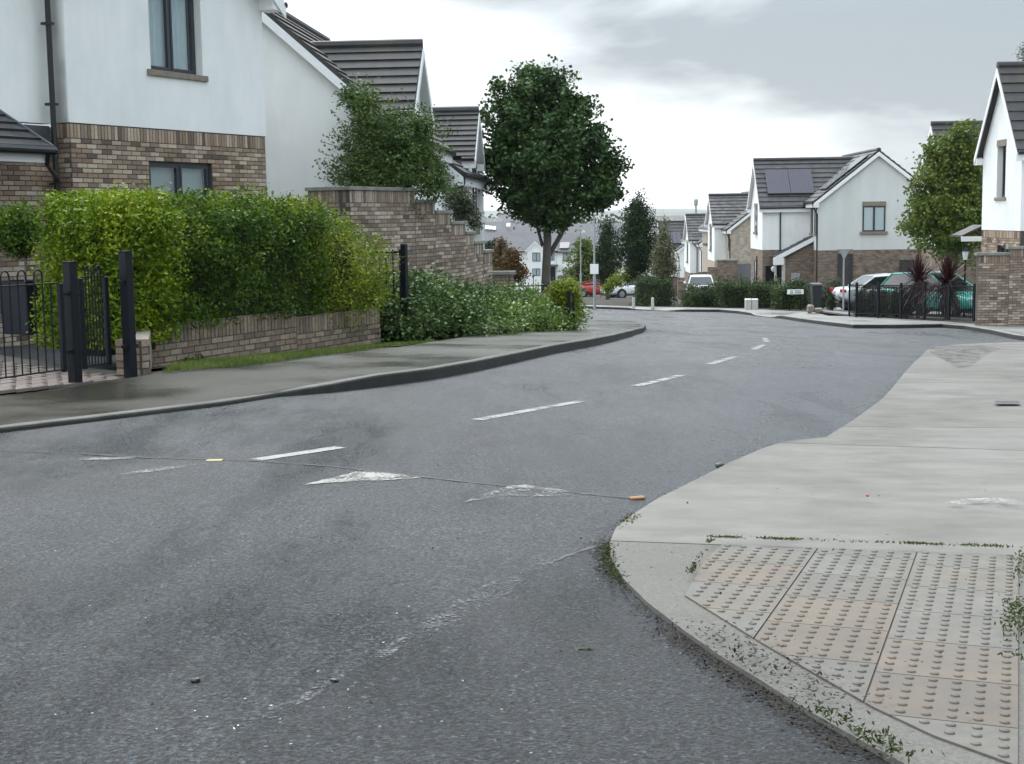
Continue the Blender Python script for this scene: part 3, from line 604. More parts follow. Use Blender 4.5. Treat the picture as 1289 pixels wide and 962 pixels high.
def window(parent, X, x, z, w, h, rec=.09, parts=2, sill='stone', lintel=None, cover='curtain', fm='anthracite', fw=.055, drop=1.):
    """framed window in a wall frame: x,z lower left corner; rec = depth behind the wall face"""
    f = MB(); y0, y1 = rec, rec + .07
    f.box(x, x+w, y0, y1, z, z+fw); f.box(x, x+w, y0, y1, z+h-fw, z+h); f.box(x, x+fw, y0, y1, z+fw, z+h-fw); f.box(x+w-fw, x+w, y0, y1, z+fw, z+h-fw)
    n = parts; cw = (w - 2*fw) / n
    for i in range(1, n): f.box(x+fw+cw*i-.028, x+fw+cw*i+.028, y0, y1, z+fw, z+h-fw)
    fr = f.build('window', fm, parent, X)
    for i in range(n):
        a, b_ = x+fw+cw*i+(.028 if i else 0), x+fw+cw*(i+1)-(.028 if i < n-1 else 0)
        sf = MB(); g = .042; ya, yb = y0-.012, y1-.015
        sf.box(a, b_, ya, yb, z+fw, z+fw+g); sf.box(a, b_, ya, yb, z+h-fw-g, z+h-fw); sf.box(a, a+g, ya, yb, z+fw+g, z+h-fw-g); sf.box(b_-g, b_, ya, yb, z+fw+g, z+h-fw-g)
        sf.build('sash', fm, fr)
        MB().add([(a+g,y0+.015,z+fw+g),(b_-g,y0+.015,z+fw+g),(b_-g,y0+.015,z+h-fw-g),(a+g,y0+.015,z+h-fw-g)],[(0,1,2,3)]).build('pane', 'glass', fr)
    if cover == 'curtain':
        c = MB(); k = 26; v = []
        for i in range(k+1):
            u = i/k; v.append((x+fw+(w-2*fw)*u, y1+.05+.022*math.sin(u*38)+.01*math.sin(u*13)))
        for i in range(k):
            c.add([(v[i][0],v[i][1],z+fw),(v[i+1][0],v[i+1][1],z+fw),(v[i+1][0],v[i+1][1],z+h*drop),(v[i][0],v[i][1],z+h*drop)], [(0,1,2,3)])
        c.build('curtain', 'curtain', fr)
    elif cover == 'blind':
        c = MB(); q = z + h - fw
        while q > z + fw + .03:
            c.add([(x+fw, y1+.03, q), (x+w-fw, y1+.03, q), (x+w-fw, y1+.05, q-.034), (x+fw, y1+.05, q-.034)], [(0,3,2,1)]); q -= .036
        c.build('blind', 'blind', fr)
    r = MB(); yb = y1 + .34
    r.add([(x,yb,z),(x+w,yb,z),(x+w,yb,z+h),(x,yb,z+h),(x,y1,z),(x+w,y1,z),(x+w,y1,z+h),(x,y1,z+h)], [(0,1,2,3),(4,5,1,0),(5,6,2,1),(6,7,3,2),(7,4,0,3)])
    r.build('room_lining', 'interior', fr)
    if sill: MB().box(x-.10, x+w+.10, -.055, rec+.02, z-.085, z+.012).build('sill', sill, fr, bevel=.006)
    if lintel: MB().box(x-.02, x+w+.02, -.035, rec+.02, z+h, z+h+.2).build('lintel', lintel, fr)
    return fr
def flat_window(parent, X, x, z, w, h, parts=2, sill='stone', lintel='stone', light=True):
    """the same window at a distance: the frame stands just proud of the wall it is set in"""
    f = MB(); fw = .07; n = parts; cw = (w-2*fw)/n
    f.box(x, x+w, -.05, 0, z, z+fw); f.box(x, x+w, -.05, 0, z+h-fw, z+h); f.box(x, x+fw, -.05, 0, z+fw, z+h-fw); f.box(x+w-fw, x+w, -.05, 0, z+fw, z+h-fw)
    for i in range(1, n): f.box(x+fw+cw*i-.05, x+fw+cw*i+.05, -.055, 0, z+fw, z+h-fw)
    fr = f.build('window', 'anthracite', parent, X)
    for i in range(n):
        a, b_ = x+fw+cw*i+(.05 if i else 0), x+fw+cw*(i+1)-(.05 if i < n-1 else 0)
        MB().add([(a,-.028,z+fw),(b_,-.028,z+fw),(b_,-.028,z+h-fw),(a,-.028,z+h-fw)],[(0,1,2,3)]).build('pane', 'glass', fr)
    MB().box(x+fw, x+w-fw, -.014, -.004, z+fw, z+h-fw).build('curtain' if light else 'room_lining', 'curtain' if light else 'interior', fr)
    if sill: MB().box(x-.12, x+w+.12, -.11, 0, z-.13, z-.002).build('sill', sill, fr)
    if lintel: MB().box(x-.02, x+w+.02, -.075, 0, z+h+.002, z+h+.22).build('lintel', lintel, fr)
    return fr

def roof_slope(house, A, B, C, D, n, m='slate', split=True, t=.045, deck=.10):
    """one roof slope A-B (eave) to D-C (ridge) in n overlapping tile courses"""
    A, B, C, D = map(Vector, (A, B, C, D)); Nn = (B-A).cross(D-A).normalized()
    if Nn.z < 0: Nn = -Nn
    dk = MB().prism([A, B, C, D], -Nn*deck).build('roof', m, house)
    allb = MB()
    for i in range(n):
        u, v = i/n, min(1, (i+1.06)/n)
        a0, b0, a1, b1 = A.lerp(D, u), B.lerp(C, u), A.lerp(D, v), B.lerp(C, v)
        tt = t * random.uniform(.85, 1.15)
        vs = [a0+Nn*tt, b0+Nn*tt, b1+Nn*.006, a1+Nn*.006, a0-Nn*.004, b0-Nn*.004, b1-Nn*.004, a1-Nn*.004]
        fs = [(0,1,2,3),(7,6,5,4),(0,4,5,1),(1,5,6,2),(2,6,7,3),(3,7,4,0)]
        if split: MB().add(vs, fs).build('tile_course', m, dk)
        else: allb.add(vs, fs)
    if not split: o = allb.build('tile_courses', m, dk); o['kind'] = 'stuff'
    return dk
def ridge_cap(house, a, b, m='slate', r=.11):
    return MB().tube([Vector(a)+Vector((0,0,-.02)), Vector(b)+Vector((0,0,-.02))], r, 8).build('ridge_tiles', m, house)
def board(house, a, b, h=.2, t=.03, out_=(0, -1, 0), m='upvc', name='bargeboard'):
    """a long thin board hung under the line a-b"""
    a, b = Vector(a), Vector(b); o = Vector(out_)*t; dn = Vector((0, 0, -h))
    return MB().prism([a, b, b+dn, a+dn], o).build(name, m, house)
def gutter(house, a, b, m='black_pvc', r=.06):
    return MB().tube([a, b], r, 8).build('gutter', m, house)
def downpipe(house, top, wall, bottom_z, m='black_pvc', r=.04):
    t, w_ = Vector(top), Vector(wall)
    return MB().tube([t, t+Vector((0,0,-.14)), w_+Vector((0,0,-.42)), Vector((w_.x, w_.y, bottom_z))], r, 8).build('downpipe', m, house)

def estate_house(name, label, loc, rot, f, xa, xb, Lm, zk, ze, zr, wing=None, gable='render', low='brick_far', gwin=(), fwin=(), wwin=(), swin=(), courses=11, wcourses=9, split=False, rm='slate', group=None, wlow=True, wall_low=None):
    """two-storey gabled estate house. local x across (front at f*x), y away from the viewer, z up from loc.z; heights absolute"""
    h = thing(name, label, 'house', loc, rot, group); zb = loc[2]
    zk = None if zk is None else zk - zb; ze -= zb; zr -= zb; xm = (xa+xb)/2; fx = xb if f > 0 else xa
    # main block
    base = zk if zk is not None else -.6
    if zk is not None:
        MB().box(xa, xb, 0, Lm, -.8, zk).build('brick_wall', wall_low or low, h)
        MB().box(xa+.002, xb-.002, .002, Lm-.002, zk, zk+.22).build('soldier_course', 'stone', h) if False else None
    g = MB().prism([(xa-.02, -.02, base), (xb+.02, -.02, base), (xb+.02, -.02, ze), (xm, -.02, zr-.06), (xa-.02, -.02, ze)], (0, Lm+.04, 0))
    g.build('gable_wall' if gable != 'render' else 'render_wall', gable, h)
    ov, vg = .28, .16; sl = (zr-ze)/((xb-xa)/2); el = ze - ov*sl + .04
    roof_slope(h, (xa-ov, -vg, el), (xa-ov, Lm+vg, el), (xm, Lm+vg, zr), (xm, -vg, zr), courses, rm, split)
    roof_slope(h, (xb+ov, Lm+vg, el), (xb+ov, -vg, el), (xm, -vg, zr), (xm, Lm+vg, zr), courses, rm, split)
    ridge_cap(h, (xm, -vg, zr+.03), (xm, Lm+vg, zr+.03), rm)
    for s_ in (-1, 1):
        xe_ = xm + s_*((xb-xa)/2 + ov)
        board(h, (xm, -vg, zr-.09), (xe_, -vg, el-.09), .2)
        MB().box(min(xe_, xe_ - s_*ov), max(xe_, xe_ - s_*ov), -vg-.02, Lm+vg, el-.30, el-.10).build('eaves_box', 'upvc', h)
        gutter(h, (xe_+s_*.05, -vg, el-.06), (xe_+s_*.05, Lm+vg, el-.06))
    downpipe(h, (fx+f*ov, -.05, el-.1), (fx+f*.06, .02, el-.25), -.3)
    G0 = wallX((xa, -.02, 0), (1, 0))
    for (x, z0, z1, w, p) in gwin: flat_window(h, G0, x, z0-zb, w, z1-z0, abs(p), light=p > 0)
    def front(x):    # wall frame of a front: local x runs to the right of someone facing it
        return wallX((x+f*.02, 0, 0), (0, 1)) if f > 0 else wallX((x+f*.02, 0, 0), (0, -1))
    for (y, z0, z1, w, p) in fwin: flat_window(h, front(fx), (y if f > 0 else -y-w), z0-zb, w, z1-z0, p)
    if wing:
        y0, y1, xf, wze, wzr = wing[:5]; wze -= zb; wzr -= zb; ym = (y0+y1)/2
        fi = fx - f*.4; lo_, hi_ = min(xf, fi), max(xf, fi)
        wb = zk if zk is not None else -.6
        if zk is not None: MB().box(lo_, hi_, y0, y1, -.8, zk).build('brick_wall', low, h)
        MB().prism([(xf+f*.02, y0-.02, wb), (xf+f*.02, y1+.02, wb), (xf+f*.02, y1+.02, wze), (xf+f*.02, ym, wzr-.06), (xf+f*.02, y0-.02, wze)], (-f*abs(xf-fi), 0, 0)).build('render_wall', 'render', h)
        o2 = .22; sl2 = (wzr-wze)/((y1-y0)/2); e2 = wze - o2*sl2 + .04; xe = xf + f*.2; xi = xm if wzr > ze + .5*(zr-ze) else fx - f*.8
        near = ((xe, y0-o2, e2), (xi, y0-o2, e2), (xi, ym, wzr), (xe, ym, wzr)); far = ((xe, y1+o2, e2), (xi, y1+o2, e2), (xi, ym, wzr), (xe, ym, wzr))
        dk = roof_slope(h, *near, wcourses, rm, split); roof_slope(h, *far, wcourses, rm, split)
        ridge_cap(h, (xe, ym, wzr+.03), (xi, ym, wzr+.03), rm)
        for s_, yy in ((-1, y0-o2), (1, y1+o2)):
            board(h, (xe, ym, wzr-.09), (xe, yy, e2-.09), .2, out_=(f, 0, 0))
            MB().box(min(xe, fx), max(xe, fx), min(yy, yy - s_*o2), max(yy, yy - s_*o2), e2-.30, e2-.10).build('eaves_box', 'upvc', h)
            gutter(h, (xe, yy+s_*.05, e2-.06), (fx, yy+s_*.05, e2-.06))
            MB().prism([(xf, ym, wzr-.15), (xf, yy, e2-.15), (xe, yy, e2-.15), (xe, ym, wzr-.15)], (0, 0, -.02)).build('soffit', 'upvc', h)
        for (y, z0, z1, w, p) in wwin: flat_window(h, front(xf), (y if f > 0 else -y-w), z0-zb, w, z1-z0, p)
    return h
# ------------------------------------------------------------------ ground, roads, pavements
big = 7000
sheet('ground', [sw(-200, -big), sw(7000, -big), sw(7000, big), sw(-200, big)], -.06, 'ground')
LK = [(-60, 640), (0, 545), (110, 532), (200, 521), (280, 511), (350, 500), (420, 494), (480, 487), (545, 478), (600, 467.5), (650, 456.5), (700, 445), (740, 437.5), (770, 431), (795, 424), (810, 418.5)]
LKg = [sw(-40, -7.9), sw(-10, -7.9), sw(3, -7.9)] + [G(*p).xy[:] for p in LK[1:]]
tipx = [(813, 414.5), (806, 410.5), (790, 407.5)]
LKg += [G(*p).xy[:] for p in tipx] + [G(735, 405).xy[:], G(560, 402).xy[:], G(300, 405).xy[:]]
RKp = [(1400, 1200), (1200, 1010), (1140, 972), (1090, 945), (1020, 905), (960, 866), (905, 832), (860, 800), (815, 765), (785, 735), (769, 708), (767, 690), (775, 670), (800, 650), (830, 631), (870, 611), (915, 588), (960, 568), (985, 560)]
RKq = [(1040, 554), (1075, 533), (1108, 510), (1124, 494), (1143, 470), (1160, 453), (1166, 446), (1176, 441), (1210, 437.5), (1289, 434), (1420, 432)]
RKg = [G(*p).xy[:] for p in RKp + RKq]
FK = [(300, 388), (560, 387.5), (738, 388.5), (800, 390.5), (830, 391.5), (850, 392.5), (905, 393), (930, 395), (955, 398.5), (985, 401.5), (1010, 405.5), (1040, 409.5), (1074, 413.5), (1130, 413.5), (1185, 412.5), (1215, 415), (1250, 421), (1289, 429), (1400, 440)]
FKg = [G(*p).xy[:] for p in FK]
sheet('road', [(-40, -12), (45, -12), (60, 30), (50, 75), (-40, 95), (-60, 40)], 0, 'asphalt')

def kerb(name, chain, side, o_top, parent=None, wd=.125, m='kerb', m2=None):
    """concrete kerb along a chain of (x,y): side +1 = pavement to the left of travel; o_top(x,y) its height above the road"""
    pts = []
    for a, b in zip(chain[:-1], chain[1:]):
        n = max(1, int(math.dist(a, b)/.4))
        for k in range(n): pts.append((a[0]+(b[0]-a[0])*k/n, a[1]+(b[1]-a[1])*k/n))
    pts.append(chain[-1]); b_ = MB(); vs = []
    for i, p in enumerate(pts):
        q0, q1 = pts[max(0, i-1)], pts[min(len(pts)-1, i+1)]; t = Vector((q1[0]-q0[0], q1[1]-q0[1])).normalized(); nrm = Vector((-t.y, t.x))*side
        tp = o_top(*p); z = zg(*p)
        f0 = (p[0], p[1]); f1 = (p[0]+nrm.x*.02, p[1]+nrm.y*.02); f2 = (p[0]+nrm.x*wd, p[1]+nrm.y*wd)
        vs.append([(f0[0]-nrm.x*.004, f0[1]-nrm.y*.004, z-.05), (f0[0], f0[1], z+tp-.012), (*f1, z+tp+.004), (*f2, z+tp+.004), (*f2, z-.05)])
    flat = [v for r in vs for v in r]; fs = []
    for i in range(len(vs)-1):
        for k in range(4): fs.append((i*5+k, (i+1)*5+k, (i+1)*5+k+1, i*5+k+1))
    o = b_.add(flat, fs).build(name, m, parent)
    if m2:
        o.data.materials.append(M[m2])
        for i, p_ in enumerate(o.data.polygons): p_.material_index = 1 if i % 4 == 0 else 0
    bm = bmesh.new(); bm.from_mesh(o.data); bmesh.ops.recalc_face_normals(bm, faces=bm.faces[:]); bm.to_mesh(o.data); bm.free()
    if parent is None: o['kind'] = 'structure'
    return o
def smooth01(t): t = min(1, max(0, t)); return t*t*(3-2*t)
def lo_off(x, y): return .035 + .085 * smooth01((s_of(x, y) - 10.4) / 1.7)
back = [G(700, 407, .12).xy[:], G(640, 417, .12).xy[:], G(560, 428, .12).xy[:], G(500, 437, .12).xy[:]] + [sw(16, -10.15), sw(12, -9.9), sw(8, -9.85), sw(-10, -9.9), sw(-40, -9.9)]
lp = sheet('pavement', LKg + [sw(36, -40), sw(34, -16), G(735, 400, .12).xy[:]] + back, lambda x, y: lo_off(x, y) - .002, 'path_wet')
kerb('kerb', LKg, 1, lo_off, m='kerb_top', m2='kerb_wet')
def vdip(x, y): return .13 * smooth01((-9.95 - w_of(x, y)) / 1.25)
# everything behind the left pavement: verge, gardens
sheet('garden_ground', list(reversed(back)) + [G(735, 400, .12).xy[:], sw(34, -16), sw(34, -60), sw(-40, -60)], lambda x, y: lo_off(x, y) - .02 - vdip(x, y), 'soil', wcuts=(-10.2, -10.5, -10.8, -11.3))
sheet('grass_verge', [sw(11.9, -9.93), sw(14, -10.0)] + [sw(16, -10.18), G(500, 436.5, .12).xy[:], G(560, 427.5, .12).xy[:], G(600, 423, .12).xy[:]] + [sw(21, -12.2), sw(18.5, -11.9), sw(13.2, -11.5), sw(12, -10.9)], lambda x, y: lo_off(x, y) + .012 - vdip(x, y), 'lawn', wcuts=(-10.2, -10.5, -10.8, -11.3))
# right-hand corner pavement, poured in bays
def ro_off(x, y): return .02 + .035 * smooth01((y - 9) / 6)
rp_poly = RKg + [(30, 20), (30, -2), (6, -2)]
sheet('pavement_bed', rp_poly, lambda x, y: ro_off(x, y) - .03, 'joint', skirt=.05)
rpv = bpy.data.objects.new('corner_pavement', None); link(rpv); rpv['kind'] = 'structure'
jl = [((770, 686.5), (1289, 706)), ((985, 561), (1289, 571)), ((1060, 541), (1289, 543)), ((1125, 489), (1289, 487))]
lines = []
for a, b in jl:
    p, q = G(*a), G(*b); d = Vector((q.x-p.x, q.y-p.y, 0)).normalized(); n_ = Vector((-d.y, d.x, 0))
    if n_.y < 0: n_ = -n_
    lines.append((Vector((p.x, p.y, 0)), n_))
for i in range(5):
    cuts = []
    if i > 0: p, n_ = lines[i-1]; cuts.append((p + n_*.008, -n_))
    if i < 4: p, n_ = lines[i]; cuts.append((p - n_*.008, n_))
    sheet('concrete_bay', rp_poly, ro_off, 'aggregate' if i == 0 else 'path_dry', skirt=.04, parent=rpv, cuts=cuts)
kerb('kerb', RKg, -1, lambda x, y: ro_off(x, y) - .010, wd=.02, m='aggregate', m2='kerb_wet')
# blister tiles
def half(poly, p, n):   # keep the side n points away from
    o = []
    for i in range(len(poly)):
        a, b = poly[i], poly[(i+1) % len(poly)]; da = (a[0]-p[0])*n[0]+(a[1]-p[1])*n[1]; db = (b[0]-p[0])*n[0]+(b[1]-p[1])*n[1]
        if da <= 0: o.append(a)
        if (da < 0) != (db < 0) and abs(da-db) > 1e-9: t = da/(da-db); o.append((a[0]+(b[0]-a[0])*t, a[1]+(b[1]-a[1])*t))
    return o
g_ = lambda x, y: G(x, y, .036).xy
T0, T1 = g_(1283, 707), g_(1283, 955); e1 = (T1-T0).normalized(); e2 = Vector((e1.y, -e1.x))
if e2.x > 0: e2 = -e2
lim = []
for a, b in (((862, 746), (960, 806)), ((960, 806), (1100, 886)), ((1100, 886), (1175, 921)), ((1175, 921), (1289, 962))):
    p, q = g_(*a), g_(*b); d = (q-p).normalized(); n_ = Vector((d.y, -d.x))
    if n_.y > 0: n_ = -n_
    lim.append((p, n_))
p, q = g_(893, 692), g_(862, 746); d = (q-p).normalized(); n_ = Vector((d.y, -d.x)); n_ = n_ if n_.x < 0 else -n_; lim.append((p, n_))
jp, jn = lines[0]; lim.append((Vector((jp.x, jp.y)) - Vector((jn.x, jn.y))*.02, Vector((jn.x, jn.y))))
BUFF = {(0, 3), (0, 4), (1, 2), (1, 3), (2, 1)}
skew = (g_(1150, 705) - T0).dot(e1)
for ci in range(4):
    for ri in range(-2, 8):
        o_ = T0 + e2*(ci*.405) + e1*(ri*.405 + .15 - (.09 if ci == 1 else .2 if ci == 2 else 0))
        full = [o_ + e2*.003 + e1*.003, o_ + e2*.402 + e1*.003, o_ + e2*.402 + e1*.402, o_ + e2*.003 + e1*.402]
        poly = [v[:] for v in full]
        for p, n_ in lim:
            poly = half(poly, p, n_)
            if len(poly) < 3: break
        if len(poly) < 3: continue
        ar = abs(sum(poly[i][0]*poly[(i+1) % len(poly)][1]-poly[(i+1) % len(poly)][0]*poly[i][1] for i in range(len(poly))))/2
        if ar < .004: continue
        b = MB(); zt = lambda x, y: zg(x, y) + ro_off(x, y) + .007
        k = len(poly); b.add([(x, y, zt(x, y)) for x, y in poly] + [(x, y, zt(x, y)-.02) for x, y in poly], [tuple(range(k))] + [(i, k+i, k+(i+1) % k, (i+1) % k) for i in range(k)])
        for a in range(6):
            for c in range(6):
                cpt = o_ + e2*(.036+.0667*a) + e1*(.036+.0667*c)
                if any((cpt-p).dot(n_) > -.016 for p, n_ in lim): continue
                z = zt(cpt.x, cpt.y); vs = []; nn = 10
                for r, zz in ((.0145, -.001), (.0125, .0048), (.0070, .0070)):
                    for j in range(nn): an = 6.2832*j/nn; vs.append((cpt.x+r*math.cos(an), cpt.y+r*math.sin(an), z+zz))
                fs = [(r*nn+j, r*nn+(j+1) % nn, (r+1)*nn+(j+1) % nn, (r+1)*nn+j) for r in range(2) for j in range(nn)] + [tuple(range(2*nn, 3*nn))]
                b.add(vs, fs)
        buff = (ci, ri) in BUFF
        o = b.build('tactile_tile', 'blister_buff' if buff else 'blister_grey', rpv)
        bm = bmesh.new(); bm.from_mesh(o.data); bmesh.ops.recalc_face_normals(bm, faces=bm.faces[:]); bm.to_mesh(o.data); bm.free()
        if buff: o['label'] = 'buff blister tile'
# far pavement
def fo_off(x, y):
    o = .11
    for px in ((815, 17), (962, 20)):
        c = G(px[0], 391.5 if px[0] < 900 else 399).xy; r = px[1]/33
        o = min(o, .025 + .085*smooth01((math.hypot(x-c.x, y-c.y)-1.0)/.9))
    return o
farp = FKg + [(60, 30), (60, 120), (-60, 120), (-60, 62)]
sheet('far_pavement', farp, fo_off, 'path_far')
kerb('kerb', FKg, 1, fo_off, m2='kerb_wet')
# gardens behind the far pavement
gl = [P(740, 384, 66).xy[:], P(850, 386.5, 62.5).xy[:], P(930, 387, 61).xy[:], P(1020, 395, 55.5).xy[:], P(1066, 399, 50).xy[:], P(1160, 403, 46.3).xy[:], P(1232, 406, 42.5).xy[:], (19, 42.2)]
sheet('garden_ground', gl + [(60, 45), (60, 200), (-20, 200), (-20, 66)], .13, 'soil')
sheet('driveway', [P(1028, 394, 56).xy[:], P(1066, 397, 51).xy[:], (18, 53), (20, 60), (13.5, 62)], .145, 'path_far')

sheet('road_patch', [G(*p).xy[:] for p in [(330, 905), (418, 860), (470, 830), (520, 803), (570, 775), (610, 752), (650, 730), (690, 711), (745, 689), (762, 688), (768, 709), (785, 736), (814, 766), (859, 801), (904, 833), (959, 867), (1019, 906), (1089, 946), (1139, 973), (1199, 1011), (800, 1150), (200, 1000)]], .0025, 'asphalt_dark')
# road markings
def decal(name, pts, m, off=.004, parent=None, jag=0., n=1):
    poly = [G(*p).xy for p in pts]
    if jag:
        o = []
        for i in range(len(poly)):
            a, b = poly[i], poly[(i+1) % len(poly)]; k = max(2, int((b-a).length/.06))
            for j in range(min(k, 60)):
                q = a.lerp(b, j/min(k, 60)); t = (b-a).normalized(); o.append(q + Vector((-t.y, t.x))*random.uniform(-jag, jag))
        poly = o
    return sheet(name, [v[:] for v in poly], off, m, kind='structure', parent=parent)
def bar(name, a, b, wd, m, jag=.004):
    p, q = G(*a).xy, G(*b).xy; t = (q-p).normalized(); n_ = Vector((-t.y, t.x))*wd/2
    k = max(2, int((q-p).length/.05)); up = [p.lerp(q, i/k) + n_ + n_.normalized()*random.uniform(-jag, jag) for i in range(k+1)]; dn = [p.lerp(q, i/k) - n_ + n_.normalized()*random.uniform(-jag, jag) for i in range(k+1)]
    return sheet(name, [v[:] for v in dn + up[::-1]], .004, m)
for a, b in (((322, 579.5), (428, 563.5)), ((600, 529), (731, 505.5)), ((800, 486.5), (859, 472.5)), ((893, 459), (926, 449.5)), ((948, 440.5), (961, 434.5))):
    bar('road_marking', a, b, .115, 'paint')
bar('road_marking', (966, 431), (962, 425.5), .115, 'paint')
decal('worn_road_marking', [(30, 584), (95, 577), (190, 575.3), (150, 579), (85, 580)], 'paint_old', jag=.012)
decal('worn_road_marking', [(136, 601), (185, 590), (262, 583.5), (225, 590), (160, 599)], 'paint_old', jag=.012)
decal('worn_road_marking', [(382, 611), (424, 600.5), (452, 593), (500, 598), (545, 601.5), (480, 605.5), (430, 607.5)], 'paint_mid', jag=.012)
decal('worn_road_marking', [(582, 633), (640, 612), (660, 611), (745, 623), (690, 626), (640, 624.5)], 'paint_old', jag=.015)
sm = [(0, 568), (90, 571.5), (190, 577), (320, 580.6), (420, 588), (530, 601), (650, 614), (800, 628.5)]
for (a, b) in zip(sm[:-1], sm[1:]): bar('tar_seam', a, b, .019, 'tar', jag=.008)
sc = [(418, 860), (470, 830), (520, 803), (570, 775), (610, 752), (650, 730), (690, 711)]
for (a, b), wd_ in zip(zip(sc[:-1], sc[1:]), (.03, .07, .10, .13, .12, .08)): bar('scuffed_seam', a, b, wd_, 'seam_scuff', jag=.02)
bar('scuffed_seam', (330, 905), (418, 860), .05, 'seam_scuff', jag=.02)
bar('tar_seam', (690, 710.5), (745, 689), .02, 'tar', jag=.012)
decal('drain_cover', [(890, 413), (925, 413), (928, 416), (892, 416)], 'tar')
decal('drain_cover', [(1022, 421.3), (1052, 421.3), (1056, 423.4), (1024, 423.4)], 'tar')
o = decal('drain_cover', [(1252, 514), (1282, 514), (1284, 516.8), (1253, 516.8)], 'tar', off=.064)
decal('damp_patch', [(1168, 443), (1190, 440), (1235, 439), (1262, 444), (1240, 452), (1225, 466), (1205, 470), (1190, 460), (1174, 452)], 'damp', off=.0595, jag=.02)
decal('pale_scrape', [(1185, 643), (1215, 638.5), (1270, 637), (1289, 640), (1289, 646), (1240, 644), (1210, 646)], 'chalk', off=.044, jag=.01)
# ------------------------------------------------------------------ near house on the left
ROT1 = -R(26.7)
def PW(px, py, w):
    d = ray(px, py); return d * (w / w_of(d.x, d.y))
def sz(px, py, w): p = PW(px, py, w); return s_of(p.x, p.y), p.z
ZB1 = -1.62; w0 = -15.87; sA = sz(85.5, 120, w0)[0]
H1 = thing('house', 'white rendered house with brick ground storey and curtained window behind the bright clipped hedge', 'house', (*sw(sA, w0), ZB1), ROT1)
zk1 = (sz(330, 174, w0)[1] + sz(90, 153.4, w0)[1]) / 2 - ZB1; L1 = sz(333.5, 174, w0)[0] - sA
ze1 = sz(331, 4, w0)[1] - ZB1
fx0, _ = sz(189, 85, w0); fx1, _ = sz(254.5, 92, w0); fz = sz(222, 92.5, w0)[1] - ZB1
gx0, _ = sz(187, 205, w0); gx1, _ = sz(266.5, 209, w0); gz1 = sz(187, 202.5, w0)[1] - ZB1
FH = (fx0 - sA, fx1 - sA, fz, fz + 1.5); GH = (gx0 - sA, gx1 - sA, gz1 - 1.25, gz1)
X1 = wallX((0, 0, 0), (0, 1))
bw = holed_slab(.001, L1, -1.0, zk1, .25, [GH]).build('brick_wall', 'mortar', H1, X1)
lay_bricks(bw, brick_list(0, L1, zk1-1.75, zk1, [GH], 1), 'brick', 230, key=lambda q: -q[1] + (1 if q[3] > .1 else 0)*.01)
holed_slab(-.012, L1+.012, zk1+.012, ze1+.5, .30, [FH], -.014).build('render_wall', 'render', H1, X1)
MB().box(-.006, L1+.006, -.010, .2, zk1-.004, zk1+.012).build('drip_bead', 'black_pvc', H1, X1)
window(H1, X1, FH[0], FH[2], FH[1]-FH[0], 1.5, rec=.13, parts=2, sill='stone', cover='curtain', drop=1)
window(H1, X1, GH[0], GH[2], GH[1]-GH[0], 1.25, rec=.06, parts=2, sill=None, cover='blind')
# return of the bay and the set-back entrance wall
RD = .36
X1r = wallX((-RD, 0, 0), (1, 0))
rb = MB().box(0, RD-.001, .0, .25, zk1-2.6, zk1).build('brick_wall', 'mortar', H1, X1r)
lay_bricks(rb, brick_list(0, RD, zk1-1.75, zk1, (), 1), 'brick', 10, key=lambda q: -q[1])
MB().box(0, RD-.02, -.012, .2, zk1+.012, ze1+.5).build('render_wall', 'render', H1, X1r)
X1s = wallX((-RD, -6, 0), (0, 1))
sb_ = MB().box(0, 5.995, 0, .25, -1.2, zk1-.05).build('brick_wall', 'mortar', H1, X1s)
lay_bricks(sb_, brick_list(.1, 5.98, zk1-3.6, zk1-.05, ()), 'brick', 60, key=lambda q: -q[1] + (9 if q[0] < 3.9 else 0))
MB().box(0, 5.98, -.014, .2, zk1+.0, ze1+.5).build('render_wall', 'render', H1, X1s)
# bay roof (its corner box shows at the top edge)
roof_slope(H1, (-4, L1+.28, ze1-.05), (.3, L1+.28, ze1-.05), (.3, L1/2, ze1+2.2), (-4, L1/2, ze1+2.2), 8, 'slate')
roof_slope(H1, (.3, -.28, ze1-.05), (-4, -.28, ze1-.05), (-4, L1/2, ze1+2.2), (.3, L1/2, ze1+2.2), 8, 'slate')
MB().box(-.05, .32, L1-.06, L1+.30, ze1-.15, ze1+.06).build('eaves_box', 'upvc', H1)
board(H1, (.32, L1/2, ze1+2.1), (.32, L1+.3, ze1-.08), .2, out_=(1, 0, 0)); board(H1, (.32, L1/2, ze1+2.1), (.32, -.3, ze1-.08), .2, out_=(1, 0, 0))
gutter(H1, (.32, L1+.35, ze1-.03), (-4, L1+.35, ze1-.03))
MB().prism([(-.1, .05, ze1+.4), (-.1, L1-.05, ze1+.4), (-.1, L1/2, ze1+2.1)], (.09, 0, 0)).build('gable_peak', 'render', H1)
MB().box(-9, -.45, .3, L1-.05, -.6, ze1+.4).build('house_body', 'render', H1)
